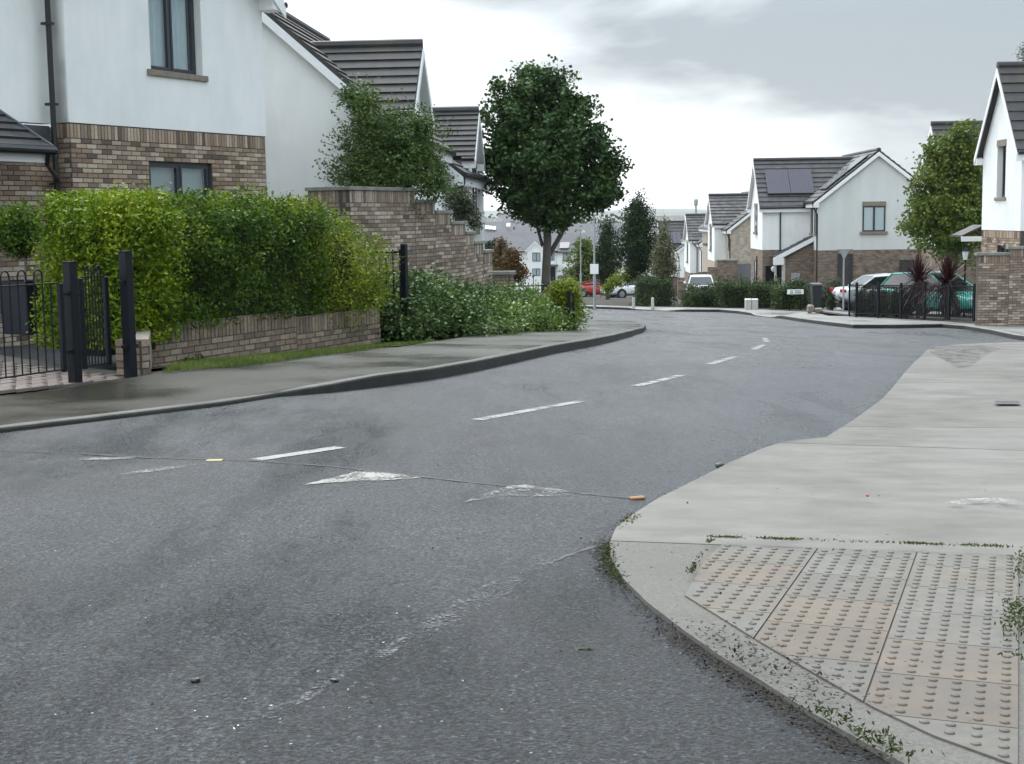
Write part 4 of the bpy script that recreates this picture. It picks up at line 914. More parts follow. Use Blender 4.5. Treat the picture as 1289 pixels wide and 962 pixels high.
# entrance canopy: lean-to roof, white fascia, black gutter
cvy = sz(62, 187, -15.2)[0] - sA; czg = sz(30, 185.5, -15.15)[1] - ZB1; czt = sz(2, 138, -16.2)[1] - ZB1
cnp = roof_slope(H1, (.72, -6, czg), (.72, cvy, czg), (-RD-.01, cvy-.02, czt), (-RD-.01, -6, czt), 5, 'slate')
MB().box(.60, .66, -6, cvy-.04, czg-.20, czg-.07).build('fascia', 'upvc', H1)
MB().box(-RD, .62, -6, cvy-.06, czg-.19, czg-.15).build('soffit', 'upvc', H1)
MB().tube([(.76, -6, czg-.03), (.76, cvy+.02, czg-.03)], .06, 10).build('gutter', 'black_pvc', H1)
MB().prism([(-RD-.01, cvy-.02, czt+.05), (.72, cvy, czg+.05), (.72, cvy, czg-.05), (-RD-.01, cvy-.02, czt-.08)], (0, .05, 0)).build('verge_trim', 'lead', H1)
MB().box(-RD-.02, -RD+.016, cvy-.5, -.07, zk1-.52, zk1-.035).build('lead_apron', 'lead', H1)
dps = sz(64.5, 100, -16.03)[0] - sA
MB().tube([(-.16, dps, 6.2), (-.16, dps, -.2)], .042, 10).build('downpipe', 'black_pvc', H1)
MB().tube([(.72, cvy-.08, czg-.08), (.66, cvy-.05, czg-.22), (-.1, dps-.02, czg-.42), (-.16, dps, czg-.5)], .034, 8).build('branch_pipe', 'black_pvc', H1)
MB().lathe([(.02, .0), (.05, -.03), (.075, -.10), (.07, -.105)], 12, (-.18, -2.05, czg-.24)).build('porch_light', 'upvc', H1)
for q in (1.0, 2.2, 3.4, 4.6): MB().box(-.26, -.10, dps-.06, dps+.06, q, q+.04).build('pipe_bracket', 'black_pvc', H1)

# block-paved drive with its blocks laid one by one where they show
DRV = thing('driveway', 'red-brown block paved driveway behind the black metal gates', 'driveway', (*sw(9.5, -10.1), 0), ROT1); DRV['kind'] = 'structure'; del DRV['category']
def drz(w, s=9.5): q_ = sw(s, -10.1); return zg(*q_) + .05 + .28*smooth01((-10.1 - w)/5.0)
b = MB(); ks = [-.02 - .5*i for i in range(13)]
for i in range(len(ks)-1):
    x0, x1 = ks[i], ks[i+1]; f_ = lambda x, y: (x, y, drz(-10.1+x, 9.5+y)-.012)
    for ya, yb in ((-6, -1), (-1, 1), (1, 2.4)): b.add([f_(x0, ya), f_(x0, yb), f_(x1, yb), f_(x1, ya)], [(0,1,2,3)])
b.build('bedding', 'joint', DRV)
rest = MB(); cnt = 0; me_p = bpy.data.meshes.new('paver'); ub = MB().box(-.5,.5,-.5,.5,-1,0); me_p.from_pydata(ub.v, [], ub.f); me_p.materials.append(M['paver'])
for i in range(58):
    x = -.07 - i*.104
    for j in range(16):
        y = -1.3 + j*.205 + (.1 if i % 2 else 0)
        if y > 2.2: continue
        z = drz(-10.1+x, 9.5+y) + random.uniform(-.003, .003)
        if cnt < 300 and i < 34 and -.6 < y < 2.0 and j % 1 == 0:
            o = bpy.data.objects.new('paver', me_p); o.location = (x, y, z); o.scale = (.098, .198, .03); link(o, DRV); cnt += 1
        else: rest.box(x-.049, x+.049, y-.099, y+.099, z-.03, z)
o = rest.build('pavers', 'paver', DRV); o['kind'] = 'stuff'

# ------------------------------------------------------------------ gates
GP1 = G(95, 479, .07); GP2 = Vector((*sw(sz(164.5, 470, -10.04)[0], -10.04), 0)); GP2.z = zg(GP2.x, GP2.y) + .09
def gate_post(p, h, label, wd=.10):
    t = thing('gate_post', label, 'gate post', p, ROT1, 'black gate posts beside the driveway')
    MB().box(-wd/2, wd/2, -wd/2, wd/2, -.1, h).build('shaft', 'iron', t, bevel=.006)
    MB().box(-wd/2-.006, wd/2+.006, -wd/2-.006, wd/2+.006, h, h+.012).build('cap', 'iron', t)
    for z in (.28, h-.32): MB().box(-.02, .03, wd/2, wd/2+.05, z, z+.03).box(-.02, .03, -wd/2-.05, -wd/2, z, z+.03).build('hinge', 'iron', t)
    return t
gate_post(GP1, 1.17, 'shorter square black post between the wide gate and the narrow gate')
gate_post(GP2, 1.26, 'taller square black post at the brick pier end of the narrow gate')
def bow_gate(p, L_, label, zb, zt, n, group=None):
    """bow-top gate running in +y from p: stiles, rails, bars joined by hoops above the top rail"""
    t = thing('gate', label, 'gate', p, ROT1, group)
    MB().box(-.022, .022, 0, .05, zb-.02, zt+.0).build('stile', 'iron', t, bevel=.004)
    MB().box(-.022, .022, L_-.05, L_, zb-.02, zt+.0).build('stile', 'iron', t, bevel=.004)
    for z in (zb, zt): MB().box(-.02, .02, .05, L_-.05, z, z+.014).build('rail', 'iron', t)
    sp = (L_-.1)/(n+1)
    for i in range(n):
        y = .05 + sp*(i+1)
        pr = i % 2 == 0 and i+1 < n
        MB().tube([(0, y, zb), (0, y, zt+(.001))], .0075, 7).build('bar', 'iron', t)
        if pr:
            r = sp/2; arc = [(0, y, zt), (0, y, zt+.09)] + [(0, y+r-r*math.cos(a), zt+.09+r*1.1*math.sin(a)) for a in np.linspace(.2, math.pi-.2, 9)] + [(0, y+sp, zt+.09), (0, y+sp, zt)]
            MB().tube(arc, .0085, 7).build('hoop', 'iron', t)
    return t
gz = GP1.z
q = sw(s_of(GP1.x, GP1.y)-.12-3.0, w_of(GP1.x, GP1.y)); bow_gate((q[0], q[1], gz+.03), 3.0, 'wide black bow-topped driveway gate in front of the paved drive', .09, .94, 27)
q = sw(s_of(GP1.x, GP1.y)+.11, w_of(GP1.x, GP1.y)); ln = s_of(GP2.x, GP2.y)-s_of(GP1.x, GP1.y)-.24
bow_gate((q[0], q[1], gz+.03), ln, 'narrow black bow-topped garden gate hung between the two square posts', .09, .98, 6)

# ------------------------------------------------------------------ low garden wall and pier
wl = -11.44
sL0 = 13.15; zlt = sz(258, 404, wl)[1]; sst = sz(372, 390, wl)[0]; zlt2 = sz(400, 397.5, wl)[1]; sL1 = sz(478, 385, wl)[0]
GW = thing('garden_wall', 'low weathered brick garden wall with soldier-course top below the hedge', 'garden wall', (*sw(sL0, wl), -1.75), ROT1)
XW = wallX((0, 0, 0), (0, 1)); zo = 1.75
lw = MB().box(0, sst-sL0, 0, .21, -.25, zlt+zo-.003).box(sst-sL0, sL1-sL0, 0, .21, -.25, zlt2+zo-.003).build('wall_core', 'mortar', GW, XW)
bl = brick_list(0, sst-sL0, -.12, zlt+zo, (), 1) + brick_list(sst-sL0, sL1-sL0, -.12, zlt2+zo, (), 1)
lay_bricks(lw, bl, 'brick_low', 300, key=lambda q: -q[1])
MB().box(0, sst-sL0, -.006, .21, zlt+zo-.002, zlt+zo+.004).box(sst-sL0, sL1-sL0, -.006, .21, zlt2+zo-.002, zlt2+zo+.004).build('wall_top', 'brick_low', GW, XW)
wp_ = -10.06; sp_ = sz(190, 471, wp_)[0]; pp = Vector((*sw(sp_, wp_), 0)); pp.z = zg(pp.x, pp.y) + .115
PR = thing('gate_pier', 'short mossy brick pier beside the taller black gate post', 'brick pier', (*sw(sp_-.27, wp_), pp.z), ROT1)
zp = PW(182, 428, wp_).z - pp.z
pc = MB().box(.13, .27, 0, .24, -.1, zp).build('pier_core', 'mortar', PR, XW)
lay_bricks(pc, brick_list(.13, .27, -.05, zp, (), 0), 'brick_low', 60)
XL = wallX((-.34, .13, 0), (1, 0)); p2 = MB().box(0, .34-.001, .001, .14, -.1, zp-.001).build('return_wall', 'mortar', PR, XL)
lay_bricks(p2, brick_list(0, .33, -.05, zp, (), 0), 'brick_low', 60)
a0 = Vector((0, .27, 0)); ex = (wl-wp_); ey = sL0-(sp_-.27)
MB().add([(-.01, .268, -.1), (ex, ey+.02, -.1), (ex, ey+.02, zlt-pp.z), (-.01, .268, zp), (-.2, .268, -.1), (ex-.2, ey+.02, -.1), (ex-.2, ey+.02, zlt-pp.z), (-.2, .268, zp)],
         [(0,1,2,3),(7,6,5,4),(3,2,6,7),(0,3,7,4),(1,5,6,2)]).build('sloped_haunch', 'stone', PR)

# ------------------------------------------------------------------ stepped garden wall
wt = -14.0; TWs = [(440, 236.5), (522, 241), (547, 255), (566.5, 268), (585, 281)]
s0 = sz(440, 240, wt)[0]
TW = thing('stepped_wall', 'tall pale brick garden wall stepping down the hill under concrete copings', 'garden wall', (*sw(s0, wt), -2.2), ROT1)
def wall_section(A, B, ztop, zbot, budget, cap=(.02, .03)):
    """one level run of the stepped wall between two ground points (local)"""
    d = Vector((B[0]-A[0], B[1]-A[1])); Ln = d.length; Xs = wallX((A[0], A[1], 0), (d.x, d.y))
    c = MB().box(0, Ln, 0, .22, zbot, ztop-.002).build('wall_section', 'mortar', TW, Xs)
    lay_bricks(c, brick_list(0, Ln, max(zbot, ztop-2.4), ztop, (), 1, off=random.choice((0, .05, .09))), 'brick_tall', budget, key=lambda q: -q[1], proud=.006)
    MB().box(-cap[0], Ln+cap[1], -.035, .26, ztop, ztop+.065).build('coping', 'coping', c, bevel=.006)
    return c
ztops = []
for i in range(4):
    xa_, xb_ = TWs[i][0], TWs[i+1][0]; xm_ = (xa_+xb_)/2 if i else 500
    yc = [244, 258.5, 271.5, 285][i] - [3.5, 3, 2.5, 2.5][i]
    ztops.append(PW(xm_, yc, wt).z + 2.2 - .0)
sc_ = [sz(x, 250, wt)[0] - s0 for x, _ in TWs]
# return facing the near house
c = wall_section((-.9, 0), (0, 0), ztops[0], -.2, 30, (.04, .03))
for i in range(4): wall_section((0, sc_[i]), (0, sc_[i+1]), ztops[i], -.2, (150, 40, 30, 20)[i], (.03 if i == 0 else -.0, .05))
A = Vector((0, sc_[4])); dv = Vector((-.27, .963)).normalized()
zt = ztops[3]
for k, (ln, dz) in enumerate(((.80, .215), (.95, .215), (.9, .215))):
    zt -= dz; B = A + dv*ln; wall_section(A, B, zt, -.5, 10, (0, .05)); A = B

# side gate between house and wall: dark boards under an arched top
SG = thing('side_gate', 'dark arched side gate between the white house and the stepped brick wall', 'gate', (*sw(21.6, -15.75), -1.9), ROT1)
zz = PW(350, 253, -15.3).z + 1.9
for i in range(7):
    x = i*.125; hh = zz - .12*((i-3)/3)**2
    MB().box(x, x+.12, 0, .03, .05, hh).build('board', 'iron', SG)
MB().tube([(x_, .015, zz+.02 - .12*((x_/.125-3.5)/3)**2) for x_ in np.linspace(0, .87, 9)], .02, 6).build('arched_rail', 'iron', SG)

# ------------------------------------------------------------------ other left-hand houses
h2 = estate_house('house', 'white gable-ended house with dark tiled roof rising behind the leafy bush and stepped wall', (-7.85, 29.0, -2.0), -R(4.3), 1,
    0, 5.62, 7.2, None, 1.86, 4.40, wing=(.34, 2.92, 5.78, 2.32, 3.60), wcourses=8, courses=13, split=True, rm='slate_moss')
downpipe(h2, (6.0, -.05, 3.55), (5.75, .05, 3.4), 0) if False else None
h3 = estate_house('house', 'farther white house with mossy gabled dormer and slim front window, left of the round maple', (-6.7, 36.6, -2.6), -R(4.3), 1,
    0, 5.3, 8.0, None, 1.30, 3.55, wing=(2.35, 4.75, 5.44, 1.78, 2.93), wcourses=9, courses=11, split=True, rm='slate_moss', wwin=[(3.2, -.35, 1.35, .75, 1)], fwin=[(.7, -.6, .9, .9, 2)])

# ------------------------------------------------------------------ hedges
def hedge(label, s0_, s1_, w0_, w1_, z0, z1, n, m, l=.052, wd=.024, seed=1, rough=.10, faces=(1, 1, 1, 1, 1), sprig=400, depth=.14, sm=None, blend=None):
    t = thing('hedge', label, 'hedge', (*sw(s0_, w0_), z0), ROT1, 'clipped hedge along the low wall')
    lx, ly, lz = w1_-w0_, s1_-s0_, z1-z0
    p = box_points(0, lx, 0, ly, 0, lz, n, depth, seed, rough, faces)
    leaf_mesh('foliage', m, p, l, wd, t, up=.45)
    if blend:       # neighbouring colour runs through the joint; paler top leaves paint in sky light
        p2 = box_points(0, lx, 0, ly, 0, lz, 9000, depth*.7, seed, rough*1.15, faces); wgt = np.exp(-p2[:, 1]/.55) + .5*np.exp(-(lz-p2[:, 2])/.22) + .35*np.exp(-(ly-p2[:, 1])/.5)
        leaf_mesh('mixed_foliage', blend, p2[RNG.uniform(size=len(p2)) < wgt*.75], l, wd, t, up=.45)
    k = sprig; base = np.column_stack((RNG.uniform(.05, lx-.05, k), RNG.uniform(.05, ly-.05, k), np.full(k, lz-.05)))
    hs = RNG.uniform(.04, .26, k)**1.0; q = np.repeat(base, 7, 0); q[:, 2] += np.repeat(hs, 7) * np.tile(np.linspace(.0, 1, 7), k); q[:, :2] += RNG.normal(size=(len(q), 2))*.016
    leaf_mesh('sprigs', sm or m, q, l*.85, wd*.85, t, up=.8)
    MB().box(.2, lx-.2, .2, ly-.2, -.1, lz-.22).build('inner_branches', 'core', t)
    return t
hedge('golden clipped privet hedge end beside the black gates', 11.95, 13.25, -12.0, -11.08, -1.4, .17, 19000, 'privet_gold', .066, .030, seed=4, rough=.14, faces=(.25, 1, 1.3, .3, 1), sprig=420, depth=.19)
hedge('deep green middle stretch of the clipped privet hedge', 13.0, 16.9, -12.7, -11.36, zlt - .08, .14, 32000, 'privet_green', .062, .029, seed=9, rough=.15, faces=(.15, 1.3, .3, .15, 1), sprig=900, depth=.19, sm='privet_mix', blend='privet_gold')  # yellower sprigs and top leaves stand in for the sky-lit edge
hm = thing('hedge', 'yellowing rounded end of the clipped hedge beside the railing', 'hedge', (*sw(17.6, -12), -1.5), ROT1, 'clipped hedge along the low wall')
leaf_mesh('foliage', 'privet_mix', crown_points([(0, -.35, .9, .95, .75, .85), (.1, .35, .75, .85, .75, .8), (.15, .0, .35, .8, .9, .5), (.0, .55, .35, .55, .45, .55), (-.1, -.1, 1.3, .6, .6, .4)], 30000, 12, .07, .35, 21, .16), .05, .026, hm, up=.4)
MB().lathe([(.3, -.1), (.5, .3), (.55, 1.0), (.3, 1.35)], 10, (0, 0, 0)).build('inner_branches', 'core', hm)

# railing at the end of the hedge
RL = thing('railing', 'short black upright-bar railing between the yellow hedge end and the stepped wall', 'railing', (*sw(18.8, -12.62), -1.72), ROT1)
zr_ = PW(466, 309, -12).z + 1.72
for i in range(11): MB().box(i*.125, i*.125+.016, 0, .016, .1, zr_-.06).build('bar', 'iron', RL)
for z in (.15, zr_-.12): MB().box(0, 1.36, -.008, .022, z, z+.03).build('rail', 'iron', RL)
MB().box(1.30, 1.38, -.04, .04, -.2, zr_+.02).build('post', 'iron', RL); MB().box(-.08, .0, -.04, .04, -.2, zr_+.02).build('post', 'iron', RL)
CB = thing('cut_branches', 'bare pruned branches lying on top of the low garden wall', 'branches', PW(430, 388, -11.6))
for a, b_, r in (((-.45, -.5, -.03), (.55, .55, .12), .012), ((-.1, -.2, 0), (.5, .6, .2), .009), ((.0, .1, .02), (.3, .7, -.02), .008)):
    a, b_ = Vector(a), Vector(b_); MB().tube([a, a.lerp(b_, .5)+Vector((0, 0, .04)), b_], [r, r*.8, r*.4], 6).build('branch', 'bark_pale', CB)

# shrub bank under the stepped wall
def bush(name, label, blobs_px, n, m, l, wd, cat='shrub', group=None, spread=.09, shell=.45, amp=.2, seed=5, base=None, core=True, up=.3, clump=10):
    bl = []
    for (px, py, Y, rx, ry, rz) in blobs_px:
        p = P(px, py, Y); bl.append((p.x, p.y, p.z, rx, ry, rz))
    c0 = Vector((sum(b[0] for b in bl)/len(bl), sum(b[1] for b in bl)/len(bl), 0)); c0.z = zg(c0.x, c0.y) if base is None else base
    t = thing(name, label, cat, c0, 0, group)
    bl2 = [(b[0]-c0.x, b[1]-c0.y, b[2]-c0.z, *b[3:]) for b in bl]
    leaf_mesh('foliage', m, crown_points(bl2, n, clump, spread, shell, seed, amp), l, wd, t, up=up)
    if core:
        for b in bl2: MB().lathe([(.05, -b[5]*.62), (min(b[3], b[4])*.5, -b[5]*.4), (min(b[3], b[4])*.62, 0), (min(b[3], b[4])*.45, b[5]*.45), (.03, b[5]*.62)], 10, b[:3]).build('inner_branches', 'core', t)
    return t
bush('shrub', 'dark bluish-green spreading shrub at the end of the low brick wall', [(505, 378, 23.0, .85, 1.0, .55), (548, 386, 23.8, .85, 1.1, .5), (505, 405, 22.2, .75, .8, .45), (560, 405, 23.5, .8, .9, .38), (592, 392, 25.5, .75, 1.1, .45), (482, 400, 22.4, .45, .6, .5)], 26000, 'laurel', .085, .045, seed=31, spread=.085, up=.2)
bush('shrub', 'lighter green low shrub sloping down to the wet path under the maple', [(612, 402, 25.5, .8, .9, .38), (640, 388, 28, .9, 1.2, .42), (655, 402, 27, .75, .9, .32), (682, 395, 29, .8, 1.1, .36), (698, 406, 28, .5, .7, .22), (620, 416, 24.6, .55, .5, .18)], 26000, 'laurel_pale', .08, .042, seed=37, spread=.08, up=.2)
bush('clipped_bush', 'round yellow-topped bush with a dark iron post at the tip of the shrubs', [(712, 374, 28.5, .28, .35, .36), (720, 392, 28.3, .17, .25, .28), (704, 368, 28.6, .26, .3, .22), (717, 364, 28.5, .22, .3, .18), (722, 380, 28.4, .15, .2, .3)], 8000, 'privet_mix', .05, .03, cat='bush', seed=41, spread=.05)
pbx = P(716, 384, 27.9); MBp = thing('fence_post', 'dark iron fence post against the yellow-topped bush', 'fence post', (pbx.x, pbx.y, zg(pbx.x, pbx.y)))
MB().box(-.03, .03, -.03, .03, 0, pbx.z-zg(pbx.x, pbx.y)+.28).build('shaft', 'iron', MBp); MB().box(.07, .11, -.02, .02, 0, pbx.z-zg(pbx.x, pbx.y)+.24).build('bar', 'iron', MBp); MB().box(-.03, .11, -.015, .015, .35, .38).build('rail', 'iron', MBp)
# dark railing and brick pier beyond the shrubs
rp = P(648, 362, 35); RB_ = thing('railing', 'black upright-bar railing behind the shrubs left of the maple trunk', 'railing', (rp.x-.75, rp.y, rp.z-.6))
for i in range(14): MB().box(i*.12, i*.12+.02, 0, .02, 0, .72 if i % 5 else .9).build('bar', 'iron', RB_)
for z in (.06, .62): MB().box(0, 1.6, 0, .02, z, z+.03).build('rail', 'iron', RB_)
pp_ = P(627, 352, 35.5); PI = thing('brick_pier', 'squat dark brick wall end with pale coping past the stepped wall', 'garden wall', (pp_.x, pp_.y, pp_.z-.9))
pw = MB().box(-.26, .40, 0, .4, -.3, .9+.12).build('pier_core', 'mortar', PI); lay_bricks(pw, brick_list(-.26, .40, -.2, 1.02, (), 0), 'brick_low', 40)
MB().box(-.31, .45, -.05, .45, 1.02, 1.10).build('coping', 'coping', PI)

# ------------------------------------------------------------------ trees
def tree(name, label, base, crown_px, n, m, l, wd, trunk_r, top, nl=7, spread=1.2, cat='tree', group=None, seed=1, clump=12, sp=.16, shell=.5, amp=.22, bark='bark', hfrom=.35, forks=(), up=.1):
    base = Vector(base); t = thing(name, label, cat, base, 0, group); bl = []
    for (px, py, Y, rx, ry, rz) in crown_px:
        p = P(px, py, Y) - base; bl.append((p.x, p.y, p.z, rx, ry, rz))
    mb = MB(); tp = P(*top) - base
    limbs(mb, (0, 0, -.15), tp, trunk_r, trunk_r*.35, nl, spread, hfrom, seed)
    for (a, q, r) in forks:
        a = P(*a) - base; q = P(*q) - base; mb.tube([a, a.lerp(q, .5)+Vector((.02, 0, .03)), q], [r, r*.9, r*.5], 8)
    mb.build('trunk', bark, t, smooth=True)
    leaf_mesh('crown', m, crown_points(bl, n, clump, sp, shell, seed, amp), l, wd, t, up=up)
    return t
def gp(px, Y): p = P(px, 400, Y); return (p.x, p.y, zg(p.x, p.y))
k = 1/42.5
tree('maple_tree', 'large dark round-headed maple on a forked grey trunk in the street centre', gp(687, 42), [(685, 112, 42, 44*k, 1.0, 30*k), (650, 145, 42, 40*k, 1.0, 38*k), (712, 148, 42, 36*k, 1.0, 32*k), (640, 185, 42, 36*k, 1.0, 36*k), (690, 185, 41.6, 50*k, 1.6, 45*k), (742, 183, 42, 30*k, 1.0, 28*k),
    (640, 222, 42, 34*k, .9, 28*k), (690, 228, 41.6, 55*k, 1.6, 42*k), (750, 222, 42, 34*k, 1.0, 32*k), (655, 252, 42, 26*k, .8, 20*k), (690, 262, 42, 34*k, 1.0, 26*k), (742, 250, 42, 34*k, .9, 22*k), (668, 98, 42, 20*k, .6, 18*k), (628, 108, 42, 9*k, .3, 8*k), (612, 200, 42, 16*k, .5, 14*k), (770, 205, 42, 16*k, .6, 18*k), (725, 135, 42, 24*k, .7, 16*k), (770, 245, 42, 16*k, .5, 12*k), (680, 276, 42, 24*k, .7, 14*k), (706, 272, 42, 26*k, .8, 15*k)], 44000, 'maple', .125, .105, .155, (690, 120, 42), 9, 1.5, seed=3, sp=.115, shell=.66, amp=.32, hfrom=.5, clump=16,
    forks=[((686, 330, 42), (722, 268, 42.2), .075), ((686, 300, 42), (700, 262, 41.7), .065), ((683, 310, 42), (668, 265, 42), .05)])
k = 1/63.7
tree('birch_bush', 'feathery green bushy tree leaning over the stepped brick wall', (P(490, 300, 28).x, 28, -1.9), [(455, 128, 28, 22*k, .5, 24*k), (462, 165, 28, 36*k, .8, 40*k), (500, 178, 28, 44*k, .9, 45*k), (528, 195, 28, 36*k, .8, 40*k), (455, 215, 28, 44*k, .9, 35*k), (505, 225, 27.8, 50*k, .9, 38*k), (545, 232, 28, 22*k, .6, 28*k), (530, 160, 28, 24*k, .5, 22*k), (440, 120, 28, 10*k, .3, 16*k)],
    30000, 'birch', .062, .040, .06, (480, 130, 28), 9, .9, cat='tree', seed=8, clump=9, sp=.08, shell=.75, amp=.4, bark='bark_pale', hfrom=.2)
# loose sprays of the same tree against the white gable
# (kept on the tree as its own part)
bt = [o for o in bpy.data.objects if o.name == 'birch_bush'][0]
pts = []; tw = MB()
for (a, b_) in (((440, 190), (404, 178)), ((440, 205), (400, 190)), ((435, 215), (398, 203)), ((440, 165), (416, 138)), ((430, 228), (410, 222)), ((445, 130), (428, 103)), ((530, 165), (505, 108)), ((560, 250), (590, 232)), ((450, 130), (418, 118))):
    p, q = P(*a, 28) - bt.location, P(*b_, 28) - bt.location
    tw.tube([p, q], [.008, .003], 5)
    for u in np.linspace(.0, 1, 22): pts.append(list(p.lerp(q, float(u)) + Vector(RNG.normal(size=3)*.025)))
leaf_mesh('sprays', 'birch', np.array(pts), .06, .045, bt); tw.build('twigs', 'bark_pale', bt)
bush('shrub', 'pale silvery bush spilling over the low steps of the brick wall', [(585, 262, 31.5, .32, .4, .35), (575, 250, 31.5, .3, .4, .3), (596, 278, 31.3, .2, .3, .22)], 4000, 'silver', .06, .03, seed=44, spread=.06, base=-2.2)

k = 1/34.3
tree('broadleaf_tree', 'olive-green leafy tree between the two right-hand white houses', gp(1198, 52), [(1212, 175, 52, 18*k, .6, 20*k), (1190, 195, 52, 26*k, .9, 24*k), (1215, 205, 52, 24*k, .9, 26*k), (1180, 228, 52, 30*k, 1, 28*k), (1212, 240, 52, 30*k, 1.1, 30*k), (1168, 262, 52, 28*k, 1, 22*k), (1200, 270, 51.6, 38*k, 1.3, 30*k), (1158, 285, 52, 24*k, .9, 16*k), (1195, 300, 51.6, 40*k, 1.2, 24*k), (1230, 270, 52, 22*k, 1, 40*k), (1172, 190, 52, 8*k, .3, 14*k)],
    24000, 'olive', .15, .10, .12, (1205, 175, 52), 9, 1.3, seed=15, clump=10, sp=.14, shell=.6, amp=.3)
def conifer(label, px, Y, ytop, ybot, half, n, m, prof, seed, l=.12, trunk=True, group='dark conifers beyond the junction', name='conifer'):
    q = FPX/Y/math.cos(PITCH); b0 = gp(px, Y); bl = []
    for (u, r) in prof: bl.append((px, ybot+(ytop-ybot)*u, Y, half*r/q, half*r/q, (ybot-ytop)/q*.16))
    return tree(name, label, b0, bl, n, m, l, l*.55, .12, (px, ytop+ (ybot-ytop)*.3, Y), 4, .5, seed=seed, group=group, clump=10, sp=.12, shell=.6, amp=.16, up=.5)
conifer('taller dark green columnar tree left of the pale fir', 803, 70, 250, 346, 34, 17000, 'conifer', [(.94, .28), (.82, .55), (.68, .68), (.52, .8), (.38, 1.0), (.22, .95), (.1, .6)], 51)
conifer('slimmer dark columnar tree between lamp posts and the taller conifer', 765, 84, 280, 362, 21, 10000, 'conifer', [(.94, .35), (.82, .6), (.66, .72), (.5, .85), (.35, 1.0), (.2, .95), (.08, .6)], 53)
conifer('thin pale-tipped fir rising in front of the far house gables', 836, 66, 278, 352, 17, 5000, 'fir', [(.98, .1), (.85, .3), (.7, .5), (.5, .75), (.3, .95), (.12, 1.05)], 55, group=None, name='fir_tree')
bush('street_tree', 'mid-green rounded tree behind the thin lamp posts', [(738, 325, 105, 1.2, 1.2, 1.1), (730, 345, 105, 1.4, 1.2, 1.3), (745, 350, 105, 1.2, 1.2, 1.3), (735, 310, 105, .8, .8, .7)], 4500, 'olive', .22, .15, cat='tree', seed=61, spread=.2)
bush('autumn_tree', 'rust-brown small tree standing before the far white terrace', [(645, 325, 62, .32, .4, .5), (650, 343, 62, .5, .5, .42), (641, 346, 62, .42, .5, .38)], 3600, 'rust', .12, .08, cat='tree', seed=63, spread=.12)
bush('autumn_tree', 'greenish-brown slim tree left of the rust-brown tree', [(631, 318, 66, .35, .4, .8), (634, 335, 66, .4, .5, .5)], 2500, 'rust', .12, .08, cat='tree', seed=64, spread=.12)
bush('street_tree', 'small dark green tree just past the end of the stepped wall', [(619, 318, 70, .55, .6, .55), (621, 335, 70, .6, .6, .5)], 3000, 'conifer', .14, .1, cat='tree', seed=65, spread=.13)
bush('shrub', 'yellow-green shrub in front of the dark columnar trees', [(790, 348, 74, .55, .6, .45), (775, 355, 74, .5, .6, .35), (800, 340, 74, .35, .4, .5), (765, 362, 74, .4, .5, .3)], 3500, 'privet_mix', .1, .06, seed=66, spread=.1)
# ------------------------------------------------------------------ right-hand houses
ROT2 = -R(1.8)
r1 = P(1030, 300, 72)
R1 = estate_house('house', 'big white gable house with solar panels on its cross roof and brown brick ground storey', (r1.x, 72, -4.85), ROT2, -1,
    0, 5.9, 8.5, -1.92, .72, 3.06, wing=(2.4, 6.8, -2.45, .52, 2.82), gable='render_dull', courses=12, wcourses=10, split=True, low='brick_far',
    gwin=[(2.2, -1.0, .28, 1.14, 2), (.98, -3.9, -2.1, .75, -1), (4.1, -3.3, -2.45, .8, -1)], fwin=[(.35, -1.05, .35, .45, 1), (1.35, -1.05, .35, .45, 1)], wwin=[(4.2, -1.0, .3, .8, 1), (4.3, -4.2, -2.5, .7, 1)])
zb = -4.85
# porch in the angle: sloping slate canopy, brick cheek, post, door, meter box
roof_slope(R1, (-2.05, 2.38, -2.28-zb), (-2.05, 1.1, -2.28-zb), (0, 1.1, -1.22-zb), (0, 2.38, -1.22-zb), 6, 'slate')
board(R1, (-2.1, 1.08, -2.30-zb), (0, 1.08, -1.22-zb), .24); MB().box(-2.1, -1.55, 1.06, 1.1, -2.66-zb, -2.30-zb).build('fascia', 'upvc', R1)
MB().prism([(-1.5, 1.25, -.6), (-.0, 1.25, -.6), (-.0, 1.25, -1.5-zb), (-1.5, 1.25, -2.3-zb)], (0, .2, 0)).build('brick_wall', 'brick_far', R1)
MB().box(-1.62, -1.46, 1.15, 1.31, -.6, -2.35-zb).build('porch_post', 'bollard', R1); MB().box(-2.0, -1.9, 1.2, 1.3, -.6, -2.4-zb).build('porch_post', 'bollard', R1)
MB().box(-1.15, -.70, 1.12, 1.25, -3.75-zb, -3.1-zb).build('meter_box', 'galv', R1, bevel=.015)
MB().box(-2.3, -1.5, 2.3, 2.38, -.6, -2.75-zb).build('door', 'iron', R1)
MB().lathe([(.05, 0), (.12, .12), (.13, .22), (.03, .3)], 10, (-1.95, 1.95, -3.05-zb)).build('hanging_basket', 'upvc', R1)
MB().tube([(-1.55, 2.3, .35-zb), (-1.55, 2.3, -4-zb)], .04, 6).build('downpipe', 'black_pvc', R1)
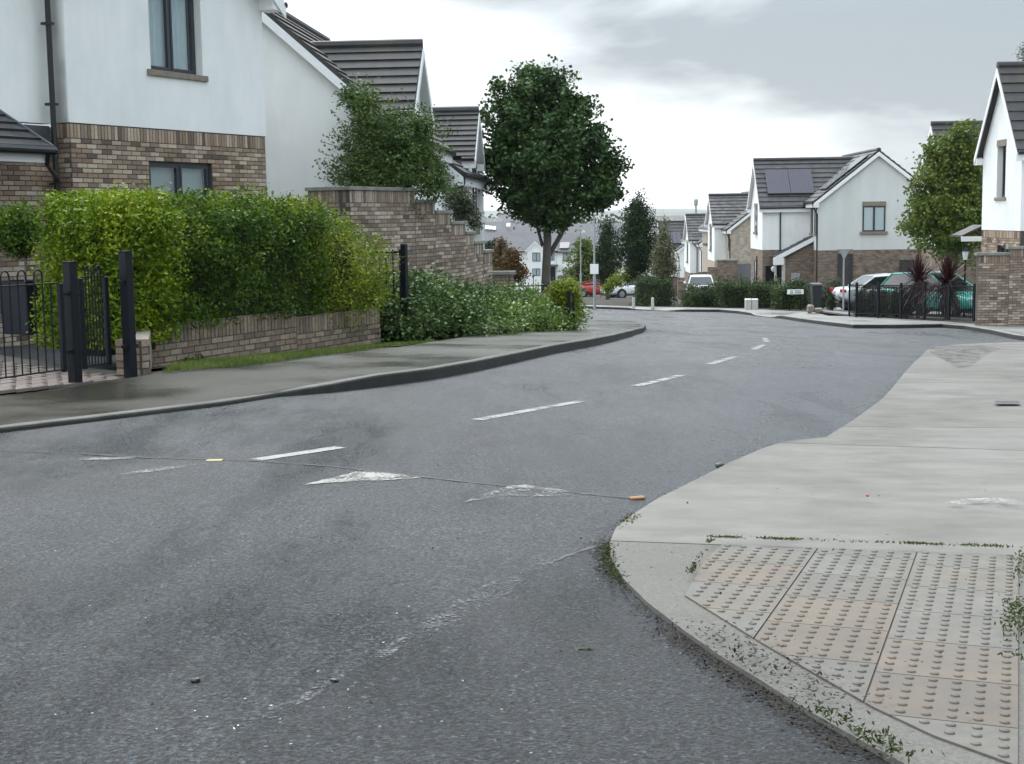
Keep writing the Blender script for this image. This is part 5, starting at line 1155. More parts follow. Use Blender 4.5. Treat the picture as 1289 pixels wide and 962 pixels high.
# solar panels lying on the slopes
def panel(house, A, B, C, D, m='panel', nx=10):
    A, B, C, D = map(Vector, (A, B, C, D)); Nn = (B-A).cross(D-A).normalized(); Nn = Nn if Nn.z > 0 else -Nn
    o = MB().prism([A+Nn*.07, B+Nn*.07, C+Nn*.07, D+Nn*.07], Nn*.05).build('solar_panel', 'black_pvc', house)
    for i in range(nx):
        u0, u1 = (i+.08)/nx, (i+.92)/nx; s = lambda u, v: A.lerp(B, u).lerp(D.lerp(C, u), v) + Nn*.122
        MB().add([s(u0, .02), s(u1, .02), s(u1, .98), s(u0, .98)], [(0, 1, 2, 3)]).build('cell_strip', m, o)
    return o
def on_wing(x, v, y0=2.18, ym=4.6, z0=.52-.22*1.045+.04+4.85, z1=2.82+4.85):  # point on R1's near wing slope
    return (x, y0+(ym-y0)*v, z0+(z1-z0)*v)
panel(R1, on_wing(-2.15, .24), on_wing(-.95, .24), on_wing(-.95, .76), on_wing(-2.15, .76)); panel(R1, on_wing(-.93, .24), on_wing(.28, .24), on_wing(.28, .76), on_wing(-.93, .76))
def on_main(y, v): xm_ = 2.95; sl = (3.06-.72)/2.95; return (-.28+(xm_+.28)*v, y, (.72-.28*sl+.04+4.85) + (3.06-.72+.28*sl-.04)*v)
panel(R1, on_main(2.0, .22), on_main(.15, .22), on_main(.15, .88), on_main(2.0, .88), 'panel_sheen', 6)

r2 = P(920, 300, 94)
R2 = estate_house('house', 'beige brick gable house with white cross gable, next down the hill from the solar-panelled house', (r2.x, 94, -5.95), ROT2, -1,
    0, 6.2, 18, -3.2, -.85, 1.55, wing=(2.5, 6.7, -.78, -.50, 1.28), gable='brick_beige', low='brick_beige', courses=11, wcourses=9, split=True,
    fwin=[(.5, -2.3, -1.1, .5, 1), (9.5, -2.3, -1.2, .9, 2), (13, -2.3, -1.2, .9, 2)], wwin=[(4.2, -2.45, -.9, .8, 1)])
MB().box(-.75, .1, 8, 10.5, -2.3+5.95, -2.1+5.95).build('porch_roof', 'slate', R2)
pr = P(916, 350, 89); GPW = thing('brick_pier', 'tall brick garden wall end with dark coping between the beige house and the hedge', 'garden wall', (pr.x, 89, -5.9), ROT2)
zt_ = P(916, 329, 89).z + 5.9
MB().box(-.62, .62, 0, .5, -.2, zt_).build('pier_core', 'brick_far', GPW); MB().box(-.70, .70, -.06, .56, zt_, zt_+.12).build('coping', 'coping', GPW)
for i in range(4): MB().box(-.62-.6*(i+1), -.62-.6*i, .1+.3*i, .5+.3*i, -.4, zt_-.35-.3*i).build('stepped_run', 'brick_far', GPW)
pg = P(938, 350, 90); zt2_ = P(938, 332, 90).z + 5.9
SGT = thing('side_gate', 'tall grey boarded side gate right of the brick garden wall end', 'gate', (pg.x-.48, 90, -5.9), ROT2)
for i in range(7): MB().box(i*.145, i*.145+.138, 0, .04, 0, zt2_).build('board', 'door', SGT)
MB().box(-.03, 1.04, -.02, .0, .3, .42).build('rail', 'door', SGT)

r3 = P(884, 300, 116.5)
R3 = estate_house('house', 'third white house in the far right-hand row with dark cross-gabled roof', (r3.x, 116.5, -7.4), ROT2, -1,
    0, 6.2, 16, -4.9, -2.2, .15, wing=(2.3, 6.7, -.75, -1.95, -.06), courses=11, wcourses=9, wwin=[(4.1, -4.0, -2.4, .8, 1)], fwin=[(10, -4, -2.6, .9, 2)])
downpipe(R3, (-.6, 2.1, 5.2), (-.2, 2.2, 5.0), 0)
r4 = P(855.5, 300, 140)
R4 = estate_house('house', 'fourth and farthest white house of the right-hand row, behind the thin fir', (r4.x, 140, -8.7), ROT2, -1,
    0, 6.4, 16, -6.2, -3.35, -.9, wing=(2.3, 6.7, -1.6, -3.1, -.72), courses=10, wcourses=8, wwin=[(4.1, -5.2, -3.6, .8, 1)])
panel(R4, (-1.3, 2.4, 5.75), (.4, 2.4, 5.75), (.4, 3.6, 6.9), (-1.3, 3.6, 6.9), nx=4)
rb_ = P(1192, 300, 60)
RB2 = estate_house('house', 'house roof with pale gable board showing behind the olive-green tree', (rb_.x+.9, 58, -4.2), ROT2, -1,
    1.0, 7.5, 8, -1.5, 1.3, 3.9, wing=(1.0, 5.0, -1.25, 1.35, 3.66), courses=11, wcourses=9, split=True, rm='slate_moss', wwin=[(2.6, -.6, .8, .8, 1)])

# near right house: tall narrow bay gable with real window openings
RHO = P(1284.5, 300, 41.8); ZR = -3.35
RH = thing('house', 'tall white gabled house at the right edge above a brick ground storey', 'house', (RHO.x, 41.8, ZR), R(-.2))
far_ = 3.45; XF = wallX((0, far_, 0), (0, -1))
zkr = P(1260, 290.5, 43.5).z - ZR; zer = P(1233, 192, 45).z - ZR + .15; zrr = P(1257.5, 82.5, 43.5).z - ZR
wza, wzb = P(1258, 249, 43.3).z - ZR, P(1258, 184, 43.3).z - ZR
y_at = lambda px: next(y for y in np.linspace(40, 48, 800) if True and abs((CX + FPX*((Vector((RHO.x, y, 0)).dot(CR))/(Vector((RHO.x, y, 0)).dot(CF)))) - px) < .6)
wy0, wy1 = far_-(y_at(1253.5)-41.8), far_-(y_at(1264.5)-41.8)
RWH = (wy0, wy1, wza, wzb); RGH = (far_-(y_at(1256)-41.8), far_-(y_at(1270)-41.8), zkr-1.0, zkr-.42)
bwr = holed_slab(0, far_, -.5, zkr, .25, [RGH]).build('brick_wall', 'mortar', RH, XF)
lay_bricks(bwr, brick_list(0, far_, zkr-1.6, zkr, [RGH], 1), 'brick', 0)
holed_slab(-.01, far_+.01, zkr+.01, zer, .25, [RWH], -.014).build('render_wall', 'render', RH, XF)
MB().prism([(-.014, 0, zer), (-.014, far_, zer), (-.014, far_/2, zrr-.12)], (.25, 0, 0)).build('gable_peak', 'render', RH)
window(RH, XF, wy0, wza, wy1-wy0, wzb-wza, rec=.16, parts=2, sill='stone', lintel='stone', cover=None)
window(RH, XF, RGH[0], RGH[2], RGH[1]-RGH[0], RGH[3]-RGH[2], rec=.08, parts=2, sill=None, cover=None)
nw = MB().box(0.002, 8, .002, .25, -.5, zkr).build('brick_wall', 'brick_far', RH); MB().box(0, 8, -.012, .25, zkr+.01, zer).build('render_wall', 'render', RH)
MB().box(.3, 8, far_-.25, far_, -.5, zer).build('render_wall', 'render', RH)
o2 = .2; sl2 = (zrr-zer)/(far_/2); e2_ = zer-o2*sl2+.04
roof_slope(RH, (-.22, -o2, e2_), (8, -o2, e2_), (8, far_/2, zrr), (-.22, far_/2, zrr), 9, 'slate_moss'); roof_slope(RH, (8, far_+o2, e2_), (-.22, far_+o2, e2_), (-.22, far_/2, zrr), (8, far_/2, zrr), 9, 'slate_moss')
ridge_cap(RH, (-.22, far_/2, zrr+.03), (8, far_/2, zrr+.03), 'slate_moss')
for yy in (-o2, far_+o2): board(RH, (-.22, far_/2, zrr-.08), (-.22, yy, e2_-.08), .22, out_=(-1, 0, 0))
for yy, s_ in ((-o2, -1), (far_+o2, 1)):
    MB().box(-.22, .0, min(yy, yy-s_*o2), max(yy, yy-s_*o2), e2_-.30, e2_-.10).build('eaves_box', 'upvc', RH); gutter(RH, (-.2, yy+s_*.05, e2_-.06), (8, yy+s_*.05, e2_-.06))
for s_ in (-1, 1):
    b = MB(); yy = far_/2 + s_*(far_/2+o2)
    b.prism([(-.21, far_/2, zrr-.14), (-.21, yy, e2_-.14), (-.005, yy, e2_-.14), (-.005, far_/2, zrr-.14)], (0, 0, .02)); b.build('soffit', 'upvc', RH)
pc_ = P(1226, 300, 46); MB().prism([(-.5, 3.9, zkr-.22), (.2, 3.9, zkr+.1), (.2, 5.0, zkr+.1), (-.5, 5.0, zkr-.22)], (0, 0, .06)).build('porch_roof', 'slate', RH); MB().box(-.52, .2, 3.86, 3.9, zkr-.36, zkr-.2).build('fascia', 'upvc', RH)

RWp = P(1229.5, 405, 41.0); zb_ = zg(RWp.x, RWp.y)+.1
RW = thing('garden_wall', 'long pale brick garden wall with stepped concrete coping in front of the right-hand white house', 'garden wall', (RWp.x, 41.0, zb_), -R(6))
XRW = wallX((0, 0, 0), (1, 0)); z1_ = P(1250, 321.5, 41).z - zb_; z2_ = P(1280, 313.5, 41).z - zb_; st = (P(1269, 400, 40.9).x - RWp.x)/math.cos(R(6))
for (a, b_, zt) in ((0, st, z1_), (st, 5.5, z2_)):
    c = MB().box(a, b_, 0, .22, -.4, zt).build('wall_section', 'mortar', RW, XRW); c2 = brick_list(a, b_, -.25, zt, (), 1)
    lay_bricks(c, c2, 'brick_tall', 0); MB().box(a-.06, b_+(.0 if b_ < 5 else 0), -.05, .27, zt, zt+.08).build('coping', 'coping', c)

# ------------------------------------------------------------------ planting on the right
def hedge2(label, x0, x1, Y, ytop, ybot, dep, n, m='dark_hedge', seed=1, group='low dark hedges along the far pavement'):
    p0, p1 = P(x0, ybot, Y), P(x1, ybot, Y); zt = P((x0+x1)/2, ytop, Y).z; z0 = min(zg(p0.x, Y), zg(p1.x, Y))
    t = thing('hedge', label, 'hedge', (p0.x, Y, z0), 0, group); lx = p1.x-p0.x; lz = zt-z0
    leaf_mesh('foliage', m, box_points(0, lx, 0, dep, .12, lz, n, .15, seed, .26), .085, .05, t, up=.3)
    MB().box(.15, lx-.15, .15, dep-.1, 0, lz-.18).build('inner_branches', 'core', t); return t
hedge2('dark low hedge left of the parked white hatchback, under the pale fir', 803, 847, 63.5, 353, 386, 1.2, 7000, seed=71)
hedge2('dark low hedge in front of the parked white hatchback', 867, 908, 62.5, 367, 388, 1.2, 6000, seed=72)
hedge2('dark low hedge between the white hatchback and the pale twin posts', 905, 946, 61.5, 356, 387, 1.3, 6500, seed=73)
hedge2('dark low hedge with yellowing top right of the pale twin posts', 946, 983, 60.5, 358, 387, 1.2, 6000, seed=74)
hedge2('dark low hedge behind the small white street sign', 982, 1018, 58.5, 361, 389, 1.2, 6000, seed=75)
bush('shrub', 'pale olive loose shrub between the bin and the silver car', [(1042, 368, 58, .5, .5, .45), (1052, 360, 58, .4, .4, .4), (1036, 380, 58, .4, .4, .35)], 3500, 'silver', .07, .035, seed=81, spread=.07)
bush('shrub', 'small dark upright conifer beside the silver car tail lamp', [(1047, 384, 56.5, .16, .2, .3), (1047, 375, 56.5, .12, .15, .25)], 1500, 'conifer', .06, .035, seed=82, spread=.04)
for i, (px, Y, h_, m_) in enumerate(((1085, 49.8, .42, 'silver'), (1098, 49.4, .45, 'silver'), (1112, 48.9, .45, 'silver'), (1127, 48.4, .40, 'dark_hedge'), (1138, 48.0, .38, 'dark_hedge'))):
    lab = ['silvery round shrub nearest the corner post of the right railing', 'silvery shrub second from the corner post of the right railing', 'silvery shrub third from the corner post, by the dark shrubs', 'dark green shrub beside the silvery ones behind the railing', 'dark green shrub at the foot of the left purple cordyline'][i]
    bush('shrub', lab, [(px, 384, Y, .30, .32, h_), (px, 372, Y, .24, .25, .3), (px+2, 393, Y, .3, .3, .25)], 3200, m_, .06, .03, seed=90+i, spread=.05, group='shrubs behind the right railing', up=.6)
def cordyline(label, px, py, Y, seed, sc=1.0):
    hd = P(px, py, Y); z0 = zg(hd.x, hd.y)+.1; t = thing('cordyline', label, 'palm plant', (hd.x, hd.y, z0), 0, 'purple cordylines behind the railing')
    h = hd.z - z0; MB().tube([(0, 0, -.1), (.03, .02, h*.5), (0, 0, h)], [.075, .06, .05], 8).build('trunk', 'bark', t)
    r = np.random.default_rng(seed)
    def blades(name, m, n, el0, el1, l0, l1, wd, droop):
        b = MB()
        for i in range(n):
            a = r.uniform(0, 6.283); el = r.uniform(el0, el1); ln = r.uniform(l0, l1)*sc; d = Vector((math.cos(a)*math.cos(el), math.sin(a)*math.cos(el), math.sin(el)))
            sd_ = Vector((-math.sin(a), math.cos(a), 0)); o = Vector((0, 0, h + r.uniform(-.10, .10))); pts = []
            for k in range(5):
                u = k/4; p = o + d*ln*u + Vector((0, 0, -droop*ln*u*u)); w_ = wd*(1-u**2.2)*(.55 + .9*u*(1-u)*2) + .002; pts.append((p - sd_*w_, p + sd_*w_))
            vs = [v for q in pts for v in q]; b.add(vs, [(2*k, 2*k+1, 2*k+3, 2*k+2) for k in range(4)])
        b.build(name, m, t)
    blades('blades', 'cord_red', 150, .3, 1.5, .85, 1.2, .024, .10); blades('outer_blades', 'cord_red', 130, -.35, .5, .9, 1.35, .022, .28); blades('dry_skirt', 'cord_dry', 150, -1.52, -.55, .7, 1.25, .02, .12)
    return t
cordyline('left purple-red cordyline of the pair, nearer the silvery shrubs', 1156, 354, 47.6, 5)
cordyline('right purple-red cordyline of the pair, in front of the turquoise car bonnet', 1192, 356, 46.4, 6)

# railings on the right
def rail_run(label, a, b, h, n, posts):
    """bar railing between two pixels on the pavement edge"""
    A, B = G(*a, .13), G(*b, .13); d = Vector((B.x-A.x, B.y-A.y, 0)); Ln = d.length; rot = math.atan2(d.y, d.x)
    t = thing('railing', label, 'railing', A, rot); dz = (B.z-A.z)/Ln
    for k in range(n+1):
        x = Ln*k/n
        if k % posts == 0: MB().box(x-.035, x+.035, -.03, .03, -.1+dz*x, h+.06+dz*x).build('post', 'iron', t)
        else: MB().box(x-.008, x+.008, -.008, .008, .08+dz*x, h-.02+dz*x).build('bar', 'iron', t)
    for z in (.10, h-.05): MB().prism([(0, -.014, z), (Ln, -.014, z+dz*Ln), (Ln, -.014, z+.035+dz*Ln), (0, -.014, z+.035)], (0, .028, 0)).build('rail', 'iron', t)
    return t
rail_run('long black bar railing round the corner garden with the cordylines', (1078, 398.5), (1226, 404.5), 1.12, 70, 14)
rail_run('short black side railing beside the silver car driveway', (1069, 397.5), (1078, 398.5), 1.12, 8, 8)

# ------------------------------------------------------------------ cars
def car(label, loc, rot, paint, Lc=4.3, Wc=1.76, H=1.47, kind='hatch', roofp=None, group=None, scale=1):
    """x forward. body shell lofted through stations, glasshouse, wheels, lamps, plates"""
    t = thing('parked_car', label, 'car', loc, rot, group); h = Lc/2; hw = Wc/2
    if kind == 'saloon': deck = [(-h, .62, .80), (-h+.10, .52, .98), (-h+.6, .26, 1.02), (-h+1.0, .22, .96), (-.2, .22, .92), (.75, .22, .93), (h-.75, .22, .86), (h-.18, .28, .74), (h, .36, .58)]
    else: deck = [(-h, .50, .92), (-h+.10, .42, 1.0), (-h+.5, .24, .98), (-h+1.0, .22, .95), (-.2, .22, .93), (.75, .22, .95), (h-.75, .22, .90), (h-.18, .28, .78), (h, .36, .60)]
    b = MB(); rings = []
    for i, (x, z0, z1) in enumerate(deck):
        e_ = abs(x)/h; w_ = hw*(1 - .16*max(0, (e_-.72)/.28)**2); zm = z0 + (z1-z0)*.5
        r = [(x, -w_*.86, z0), (x, -w_*.97, z0+(z1-z0)*.18), (x, -w_, zm), (x, -w_*.97, z1-(z1-z0)*.16), (x, -w_*.86, z1)]
        rings.append(r + [(p[0], -p[1], p[2]) for p in reversed(r)])
    vs = [p for r in rings for p in r]; n = 10; fs = []
    for i in range(len(rings)-1):
        for k in range(n): fs.append((i*n+k, i*n+(k+1) % n, (i+1)*n+(k+1) % n, (i+1)*n+k))
    fs += [tuple(reversed(range(n))), tuple((len(rings)-1)*n+k for k in range(n))]
    bo = b.add(vs, fs).build('body', paint, t, smooth=True)
    md = bo.modifiers.new('smooth', 'SUBSURF'); md.levels = 1; md.render_levels = 2
    # glasshouse
    if kind == 'saloon': gl_ = [(-h+.75, 1.0), (-h+1.35, H-.06), (-.1, H), (.35, H-.03), (1.12, .94)]
    else: gl_ = [(-h+.12, 1.0), (-h+.55, H-.07), (-.35, H), (.2, H-.03), (1.08, .95)]
    wb_, wt_ = hw*.84, hw*.66; zb0, zt0 = .93, H
    wy = lambda z: wb_ + (wt_-wb_)*(z-zb0)/(zt0-zb0); k = len(gl_); g = MB()
    L_ = [(x, -wy(z), z) for x, z in gl_]; R_ = [(x, wy(z), z) for x, z in gl_]
    g.add(L_+R_, [tuple(range(k)), tuple(reversed(range(k, 2*k)))] + [(i, k+i, k+i+1, i+1) for i in range(k-1)]).build('windows', 'car_glass', t)
    # roof and pillars in body colour
    rp = roofp or paint; rf = MB(); tops = gl_[1:4]; q = []
    for x, z in tops: q.append((x, z))
    for i in range(2):
        (xa_, za), (xb_, zb2) = q[i], q[i+1]
        rf.add([(xa_, -wy(za)-.01, za+.004), (xb_, -wy(zb2)-.01, zb2+.004), (xb_, wy(zb2)+.01, zb2+.004), (xa_, wy(za)+.01, za+.004), (xa_, -wy(za)*.8, za+.035), (xb_, -wy(zb2)*.8, zb2+.035), (xb_, wy(zb2)*.8, zb2+.035), (xa_, wy(za)*.8, za+.035)],
               [(0,1,5,4), (4,5,6,7), (3,7,6,2), (0,4,7,3), (1,2,6,5)])
    rf.build('roof', rp, t)
    for s_ in (-1, 1):
        pl = MB()
        for (i, j) in ((0, 1), (3, 4)):
            a, c = Vector((gl_[i][0], s_*(wy(gl_[i][1])+.006), gl_[i][1])), Vector((gl_[j][0], s_*(wy(gl_[j][1])+.006), gl_[j][1])); pl.tube([a, c], .032, 5)
        pl.tube([(-.1, s_*(wy(.95)+.004), .93), (-.15, s_*(wy(H)+.004), H)], .03, 5)
        pl.tube([(gl_[1][0], s_*(wy(gl_[1][1])+.008), gl_[1][1]), (gl_[2][0], s_*(wy(gl_[2][1])+.008), gl_[2][1]), (gl_[3][0], s_*(wy(gl_[3][1])+.008), gl_[3][1])], .025, 5)
        pl.build('pillars', rp, t)
        MB().lathe([(.02, -.07), (.07, -.06), (.085, 0), (.07, .06), (.02, .07)], 8, (.85, s_*(hw+.06), 1.0)).build('wing_mirror', paint, t)
        for xw in (-h+.80, h-.85):
            yw = s_*(hw-.10); X = Matrix.Translation((xw, yw, .32)) @ Matrix.Rotation(R(90), 4, 'X')
            MB().lathe([(.37, -.105), (.38, -.1), (.38, .1), (.37, .105)], 20).build('wheel_arch', 'rubber', t, X)
            wv = MB().lathe([(.2, -.13), (.30, -.125), (.325, -.09), (.325, .09), (.30, .125), (.2, .13)], 20).build('wheel', 'rubber', t, X)
            MB().lathe([(.205, -.131), (.19, -.134), (.03, -.136), (.03, .136), (.19, .134), (.205, .131)], 12).build('rim', 'alloy', wv)
        MB().lathe([(.0, -.06), (.1, -.05), (.13, 0), (.1, .05), (0, .06)], 10, (h-.16, s_*hw*.70, .68)).build('headlight', 'lamp', t)
        MB().box(-h-.01, -h+.16, min(s_*hw*.50, s_*hw*.88), max(s_*hw*.50, s_*hw*.88), .80, .93).build('tail_light', 'tail', t, bevel=.02)
    MB().box(h-.04, h+.02, -.42, .42, .34, .50).build('grille', 'rubber', t); MB().box(h+.0, h+.03, -.26, .26, .40, .51).build('number_plate', 'plate', t)
    MB().box(-h-.03, -h+.02, -.26, .26, .62, .74).build('number_plate', 'plate', t)
    MB().box(-h+.02, h-.05, -hw*.86, hw*.86, .20, .30).build('underbody', 'rubber', t)
    return t
def at(px, py, Y, dz=0.): p = P(px, py, Y); return (p.x, p.y, zg(p.x, p.y)+.145+dz)
car('silver-white saloon car, tail to the left, behind the corner railing', at(1122, 388, 57), R(6), 'car_silver', 4.6, 1.8, 1.45, 'saloon')
c0_ = at(1180, 395, 50.5); car('turquoise car facing the road behind the purple cordylines', c0_, R(-58), 'car_teal', 4.3, 1.8, 1.52, 'hatch')
car('white hatchback seen from behind in the drive beyond the low hedge', at(882, 380, 84), R(83), 'car_white', 4.1, 1.74, 1.48, 'hatch')
car('white car side-on with dark windows, parked beyond the junction beside the red car', at(795, 384, 97), R(205), 'car_white', 4.2, 1.76, 1.5, 'hatch')
car('red car partly hidden behind the thin sign pole beyond the junction', at(751, 384, 103), R(186), 'car_red', 4.0, 1.72, 1.28, 'hatch')

# ------------------------------------------------------------------ street furniture
b0 = P(1027, 388, 55.5); BN = thing('wheelie_bin', 'black wheeled bin standing by the stone blocks at the drive entrance', 'bin', (b0.x, b0.y, zg(b0.x, b0.y)+.14))
BN.scale = (.66, .7, 1.02)
MB().add([(-.22,-.26,.06),(.22,-.26,.06),(.22,.26,.06),(-.22,.26,.06),(-.29,-.33,.98),(.29,-.33,.98),(.29,.33,.98),(-.29,.33,.98)], [(3,2,1,0),(4,5,6,7),(0,1,5,4),(1,2,6,5),(2,3,7,6),(3,0,4,7)]).build('tub', 'binp', BN, bevel=.02)
MB().prism([(-.31, -.38, .99), (-.31, .36, .99), (-.31, .36, 1.08), (-.31, -.30, 1.05)], (.62, 0, 0)).build('lid', 'binp', BN, bevel=.012); MB().tube([(-.24, .38, .98), (.24, .38, .98)], .018, 6).build('handle', 'binp', BN)
for s_ in (-1, 1): MB().lathe([(.09, -.03), (.1, -.02), (.1, .02), (.09, .03)], 12).build('wheel', 'rubber', BN, Matrix.Translation((s_*.22, .28, .1)) @ Matrix.Rotation(R(90), 4, 'Y'))
def rock(label, px, py, Y, sx, sy, sz_, seed):
    p = P(px, py, Y); z = zg(p.x, p.y)+.12; bm = bmesh.new(); bmesh.ops.create_icosphere(bm, subdivisions=2, radius=1); r = random.Random(seed)
    for v in bm.verts: v.co = Vector((max(-.8, min(.8, v.co.x))*sx, max(-.8, min(.8, v.co.y))*sy, max(-.75, min(.75, v.co.z))*sz_)) * r.uniform(.9, 1.1)
    me = bpy.data.meshes.new('stone_block'); bm.to_mesh(me); bm.free(); me.materials.append(M['stoneblk']); o = bpy.data.objects.new('stone_block', me); o.location = (p.x, p.y, z+sz_*.7); link(o); tag(o, label, 'stone', 'stone blocks at the drive entrance')
rock('taller pale stone block at the left of the drive entrance', 1020, 394, 54, .17, .16, .20, 1); rock('lower brown stone block right of the taller one', 1030, 394, 54, .20, .18, .12, 2)
def ss(px, py): q = G(px, py, .12); return q
for i, (px, lab) in enumerate(((941.5, 'left of the two pale utility posts in front of the hedge'), (950, 'right of the two pale utility posts in front of the hedge'))):
    q = P(px, 388.5, 58.5); t = thing('utility_post', lab, 'utility post', (q.x, q.y, zg(q.x, q.y)+.1), 0, 'pale twin utility posts')
    MB().box(-.125, .125, -.1, .1, 0, .40).build('body', 'bollard', t, bevel=.02); MB().box(-.13, .13, -.105, .105, .40, .46).build('cap', 'signw', t, bevel=.02)
for i, (px, py, lab) in enumerate(((797.5, 388, 'pale bollard by the white car, left of the crossing gap'), (821.5, 388.5, 'pale bollard in front of the hedge, right of the crossing gap'))):
    q = P(px, py, 60.5); t = thing('bollard', lab, 'bollard', (q.x, q.y, zg(q.x, q.y)+.09), 0, 'pale bollards on the far pavement')
    MB().lathe([(.075, 0), (.07, .05), (.06, .42), (.05, .46), (0, .47)], 12).build('shaft', 'bollard', t); MB().lathe([(.078, 0), (.075, .04)], 12).build('collar', 'galv', t)
# street name plate: two rows of black letters, too small in the photograph to read
q = P(1001, 388.5, 57); NS = thing('street_sign', 'low white street name plate with two rows of black letters before the dark hedge', 'street sign', (q.x, q.y, zg(q.x, q.y)+.1))
zs = P(1001, 367.5, 57).z - (zg(q.x, q.y)+.1)
MB().box(-.33, .33, -.02, 0, zs-.095, zs+.095).build('plate', 'signw', NS, bevel=.004)
for s_ in (-1, 1): MB().box(s_*.22-.025, s_*.22+.025, 0, .04, -.1, zs+.08).build('leg', 'iron', NS)
for row, words in ((.035, ((-.20, 3), (-.03, 7))), (-.04, ((-.22, 4), (-.02, 7)))):
    for x0, k in words:
        for i in range(k): x = x0 + i*.036; MB().box(x, x+.024, -.023, -.02, zs+row-.022, zs+row+.022).build('letter', 'ink', NS)
# sign seen from behind on a steel pole
q = P(1061.5, 390, 54.5); z0 = zg(q.x, q.y)+.12; TS_ = thing('road_sign', 'grey back of a triangular road sign on a steel pole by the silver car', 'road sign', (q.x, q.y, z0))
zt = P(1061, 315, 54.5).z - z0; MB().tube([(0, 0, -.1), (0, 0, zt)], .035, 10).build('pole', 'galv', TS_)
MB().prism([(-.19, -.045, zt+.0), (.19, -.045, zt+.0), (.03, -.045, zt-.33), (-.03, -.045, zt-.33)], (0, .012, 0)).build('sign_plate', 'galv', TS_); MB().box(-.12, .12, -.035, .03, zt-.12, zt-.09).build('bracket', 'galv', TS_)
def lamp_post(label, px, Y, ytop, armpx, board_=None, r=.05):
    q = P(px, 380, Y); z0 = zg(q.x, q.y)+.1; zt = P(px, ytop, Y).z - z0; t = thing('lamp_post', label, 'lamp post', (q.x, q.y, z0), 0, 'slim grey lamp posts beyond the junction')
    MB().tube([(0, 0, -.1), (0, 0, zt*.38)], r*1.6, 10).build('lower_pole', 'galv', t); MB().tube([(0, 0, zt*.38), (0, 0, zt)], [r, r*.8], 10).build('upper_pole', 'galv', t)
    w_ = armpx*Y/FPX; MB().prism([(.04, -.1, zt-.02), (w_, -.08, zt+.02), (w_, .08, zt+.02), (.04, .1, zt-.02)], (0, 0, .07)).build('lantern', 'galv', t)
    if board_: za, zb3, w2 = P(px, board_[0], Y).z-z0, P(px, board_[1], Y).z-z0, board_[2]*Y/FPX; MB().box(-w2, w2*.9, -.12, -.09, zb3, za).build('sign_board', 'signw', t, bevel=.01)
    return t
lamp_post('nearest slim lamp post carrying a blank white board', 748.5, 61, 272, -10, (332.5, 345, 5.5), .04)
lamp_post('second slim lamp post, just left of the white-board post', 731.5, 84, 290, -7, None, .045)
lamp_post('thinnest far lamp post between the terrace and the second post', 727, 110, 302, -4, None, .05)
lamp_post('lone far lamp post in front of the grey terrace roof', 643.5, 150, 304, -5, None, .06)
q = P(1215, 330, 50); z0 = zg(q.x, q.y)+.1; LN = thing('lantern_post', 'black garden lantern post beneath the olive-green tree', 'lantern', (q.x, q.y, z0)); zt = P(1215, 312, 50).z - z0
MB().tube([(0, 0, -.1), (0, 0, zt-.42)], .035, 10).build('post', 'iron', LN); MB().tube([(-.25, 0, zt-.55), (.25, 0, zt-.55)], .015, 6).build('ladder_bar', 'iron', LN)
MB().lathe([(.07, zt-.42), (.12, zt-.14), (.12, zt-.13)], 6).build('lantern_glass', 'lamp', LN); MB().lathe([(.16, zt-.13), (.06, zt-.02), (.015, zt+.03)], 6).build('lantern_cap', 'iron', LN)
q = P(876, 262, 420); MS = thing('radio_mast', 'slender grey radio mast with a drum head over the rooftops', 'mast', (q.x, q.y, zg(q.x, q.y))); zt = P(876, 250.5, 420).z - zg(q.x, q.y)
MB().tube([(0, 0, 0), (0, 0, zt)], [.45, .28], 8).build('pole', 'galv', MS); MB().lathe([(.5, zt-2.0), (.62, zt-1.6), (.62, zt-.1), (.4, zt)], 10).build('antenna_drum', 'galv', MS)

# planter and clipped ball in the drive
q = PW(34, 394, -13.2); zpl = drz(-13.2); PL = thing('planter', 'square navy planter on the paved drive behind the gate', 'planter', (q.x, q.y, zpl), ROT1)
hpl = PW(34, 353, -13.2).z - zpl
MB().add([(-.20,-.20,0),(.20,-.20,0),(.20,.20,0),(-.20,.20,0),(-.25,-.25,hpl),(.25,-.25,hpl),(.25,.25,hpl),(-.25,.25,hpl)], [(3,2,1,0),(0,1,5,4),(1,2,6,5),(2,3,7,6),(3,0,4,7)]).build('tub', 'bin_blue', PL, bevel=.01)
MB().box(-.235, .235, -.235, .235, hpl-.06, hpl-.03).build('soil', 'soil', PL)
TP = thing('topiary_tree', 'lollipop-clipped small tree growing from the navy planter', 'topiary', (q.x, q.y, zpl+hpl-.05)); c_ = PW(20, 290, -13.2) - Vector(TP.location)
MB().tube([(0, 0, 0), (.02, 0, c_.z*.5), (c_.x*.4, c_.y*.4, c_.z)], [.018, .016, .012], 7).build('trunk', 'bark_pale', TP)
leaf_mesh('crown', 'privet_green', crown_points([(c_.x, c_.y, c_.z, .30, .30, .30)], 5200, 8, .045, .4, 77, .14), .05, .028, TP)
MB().lathe([(.03, -.2), (.17, -.1), (.19, .05), (.04, .2)], 10, c_).build('inner_branches', 'core', TP)
bush('shrub', 'small variegated shrub beside the navy planter', [(53, 382, 18.2, .12, .14, .16), (57, 370, 18.3, .09, .1, .16)], 1200, 'silver', .045, .022, seed=78, spread=.03, base=zpl)

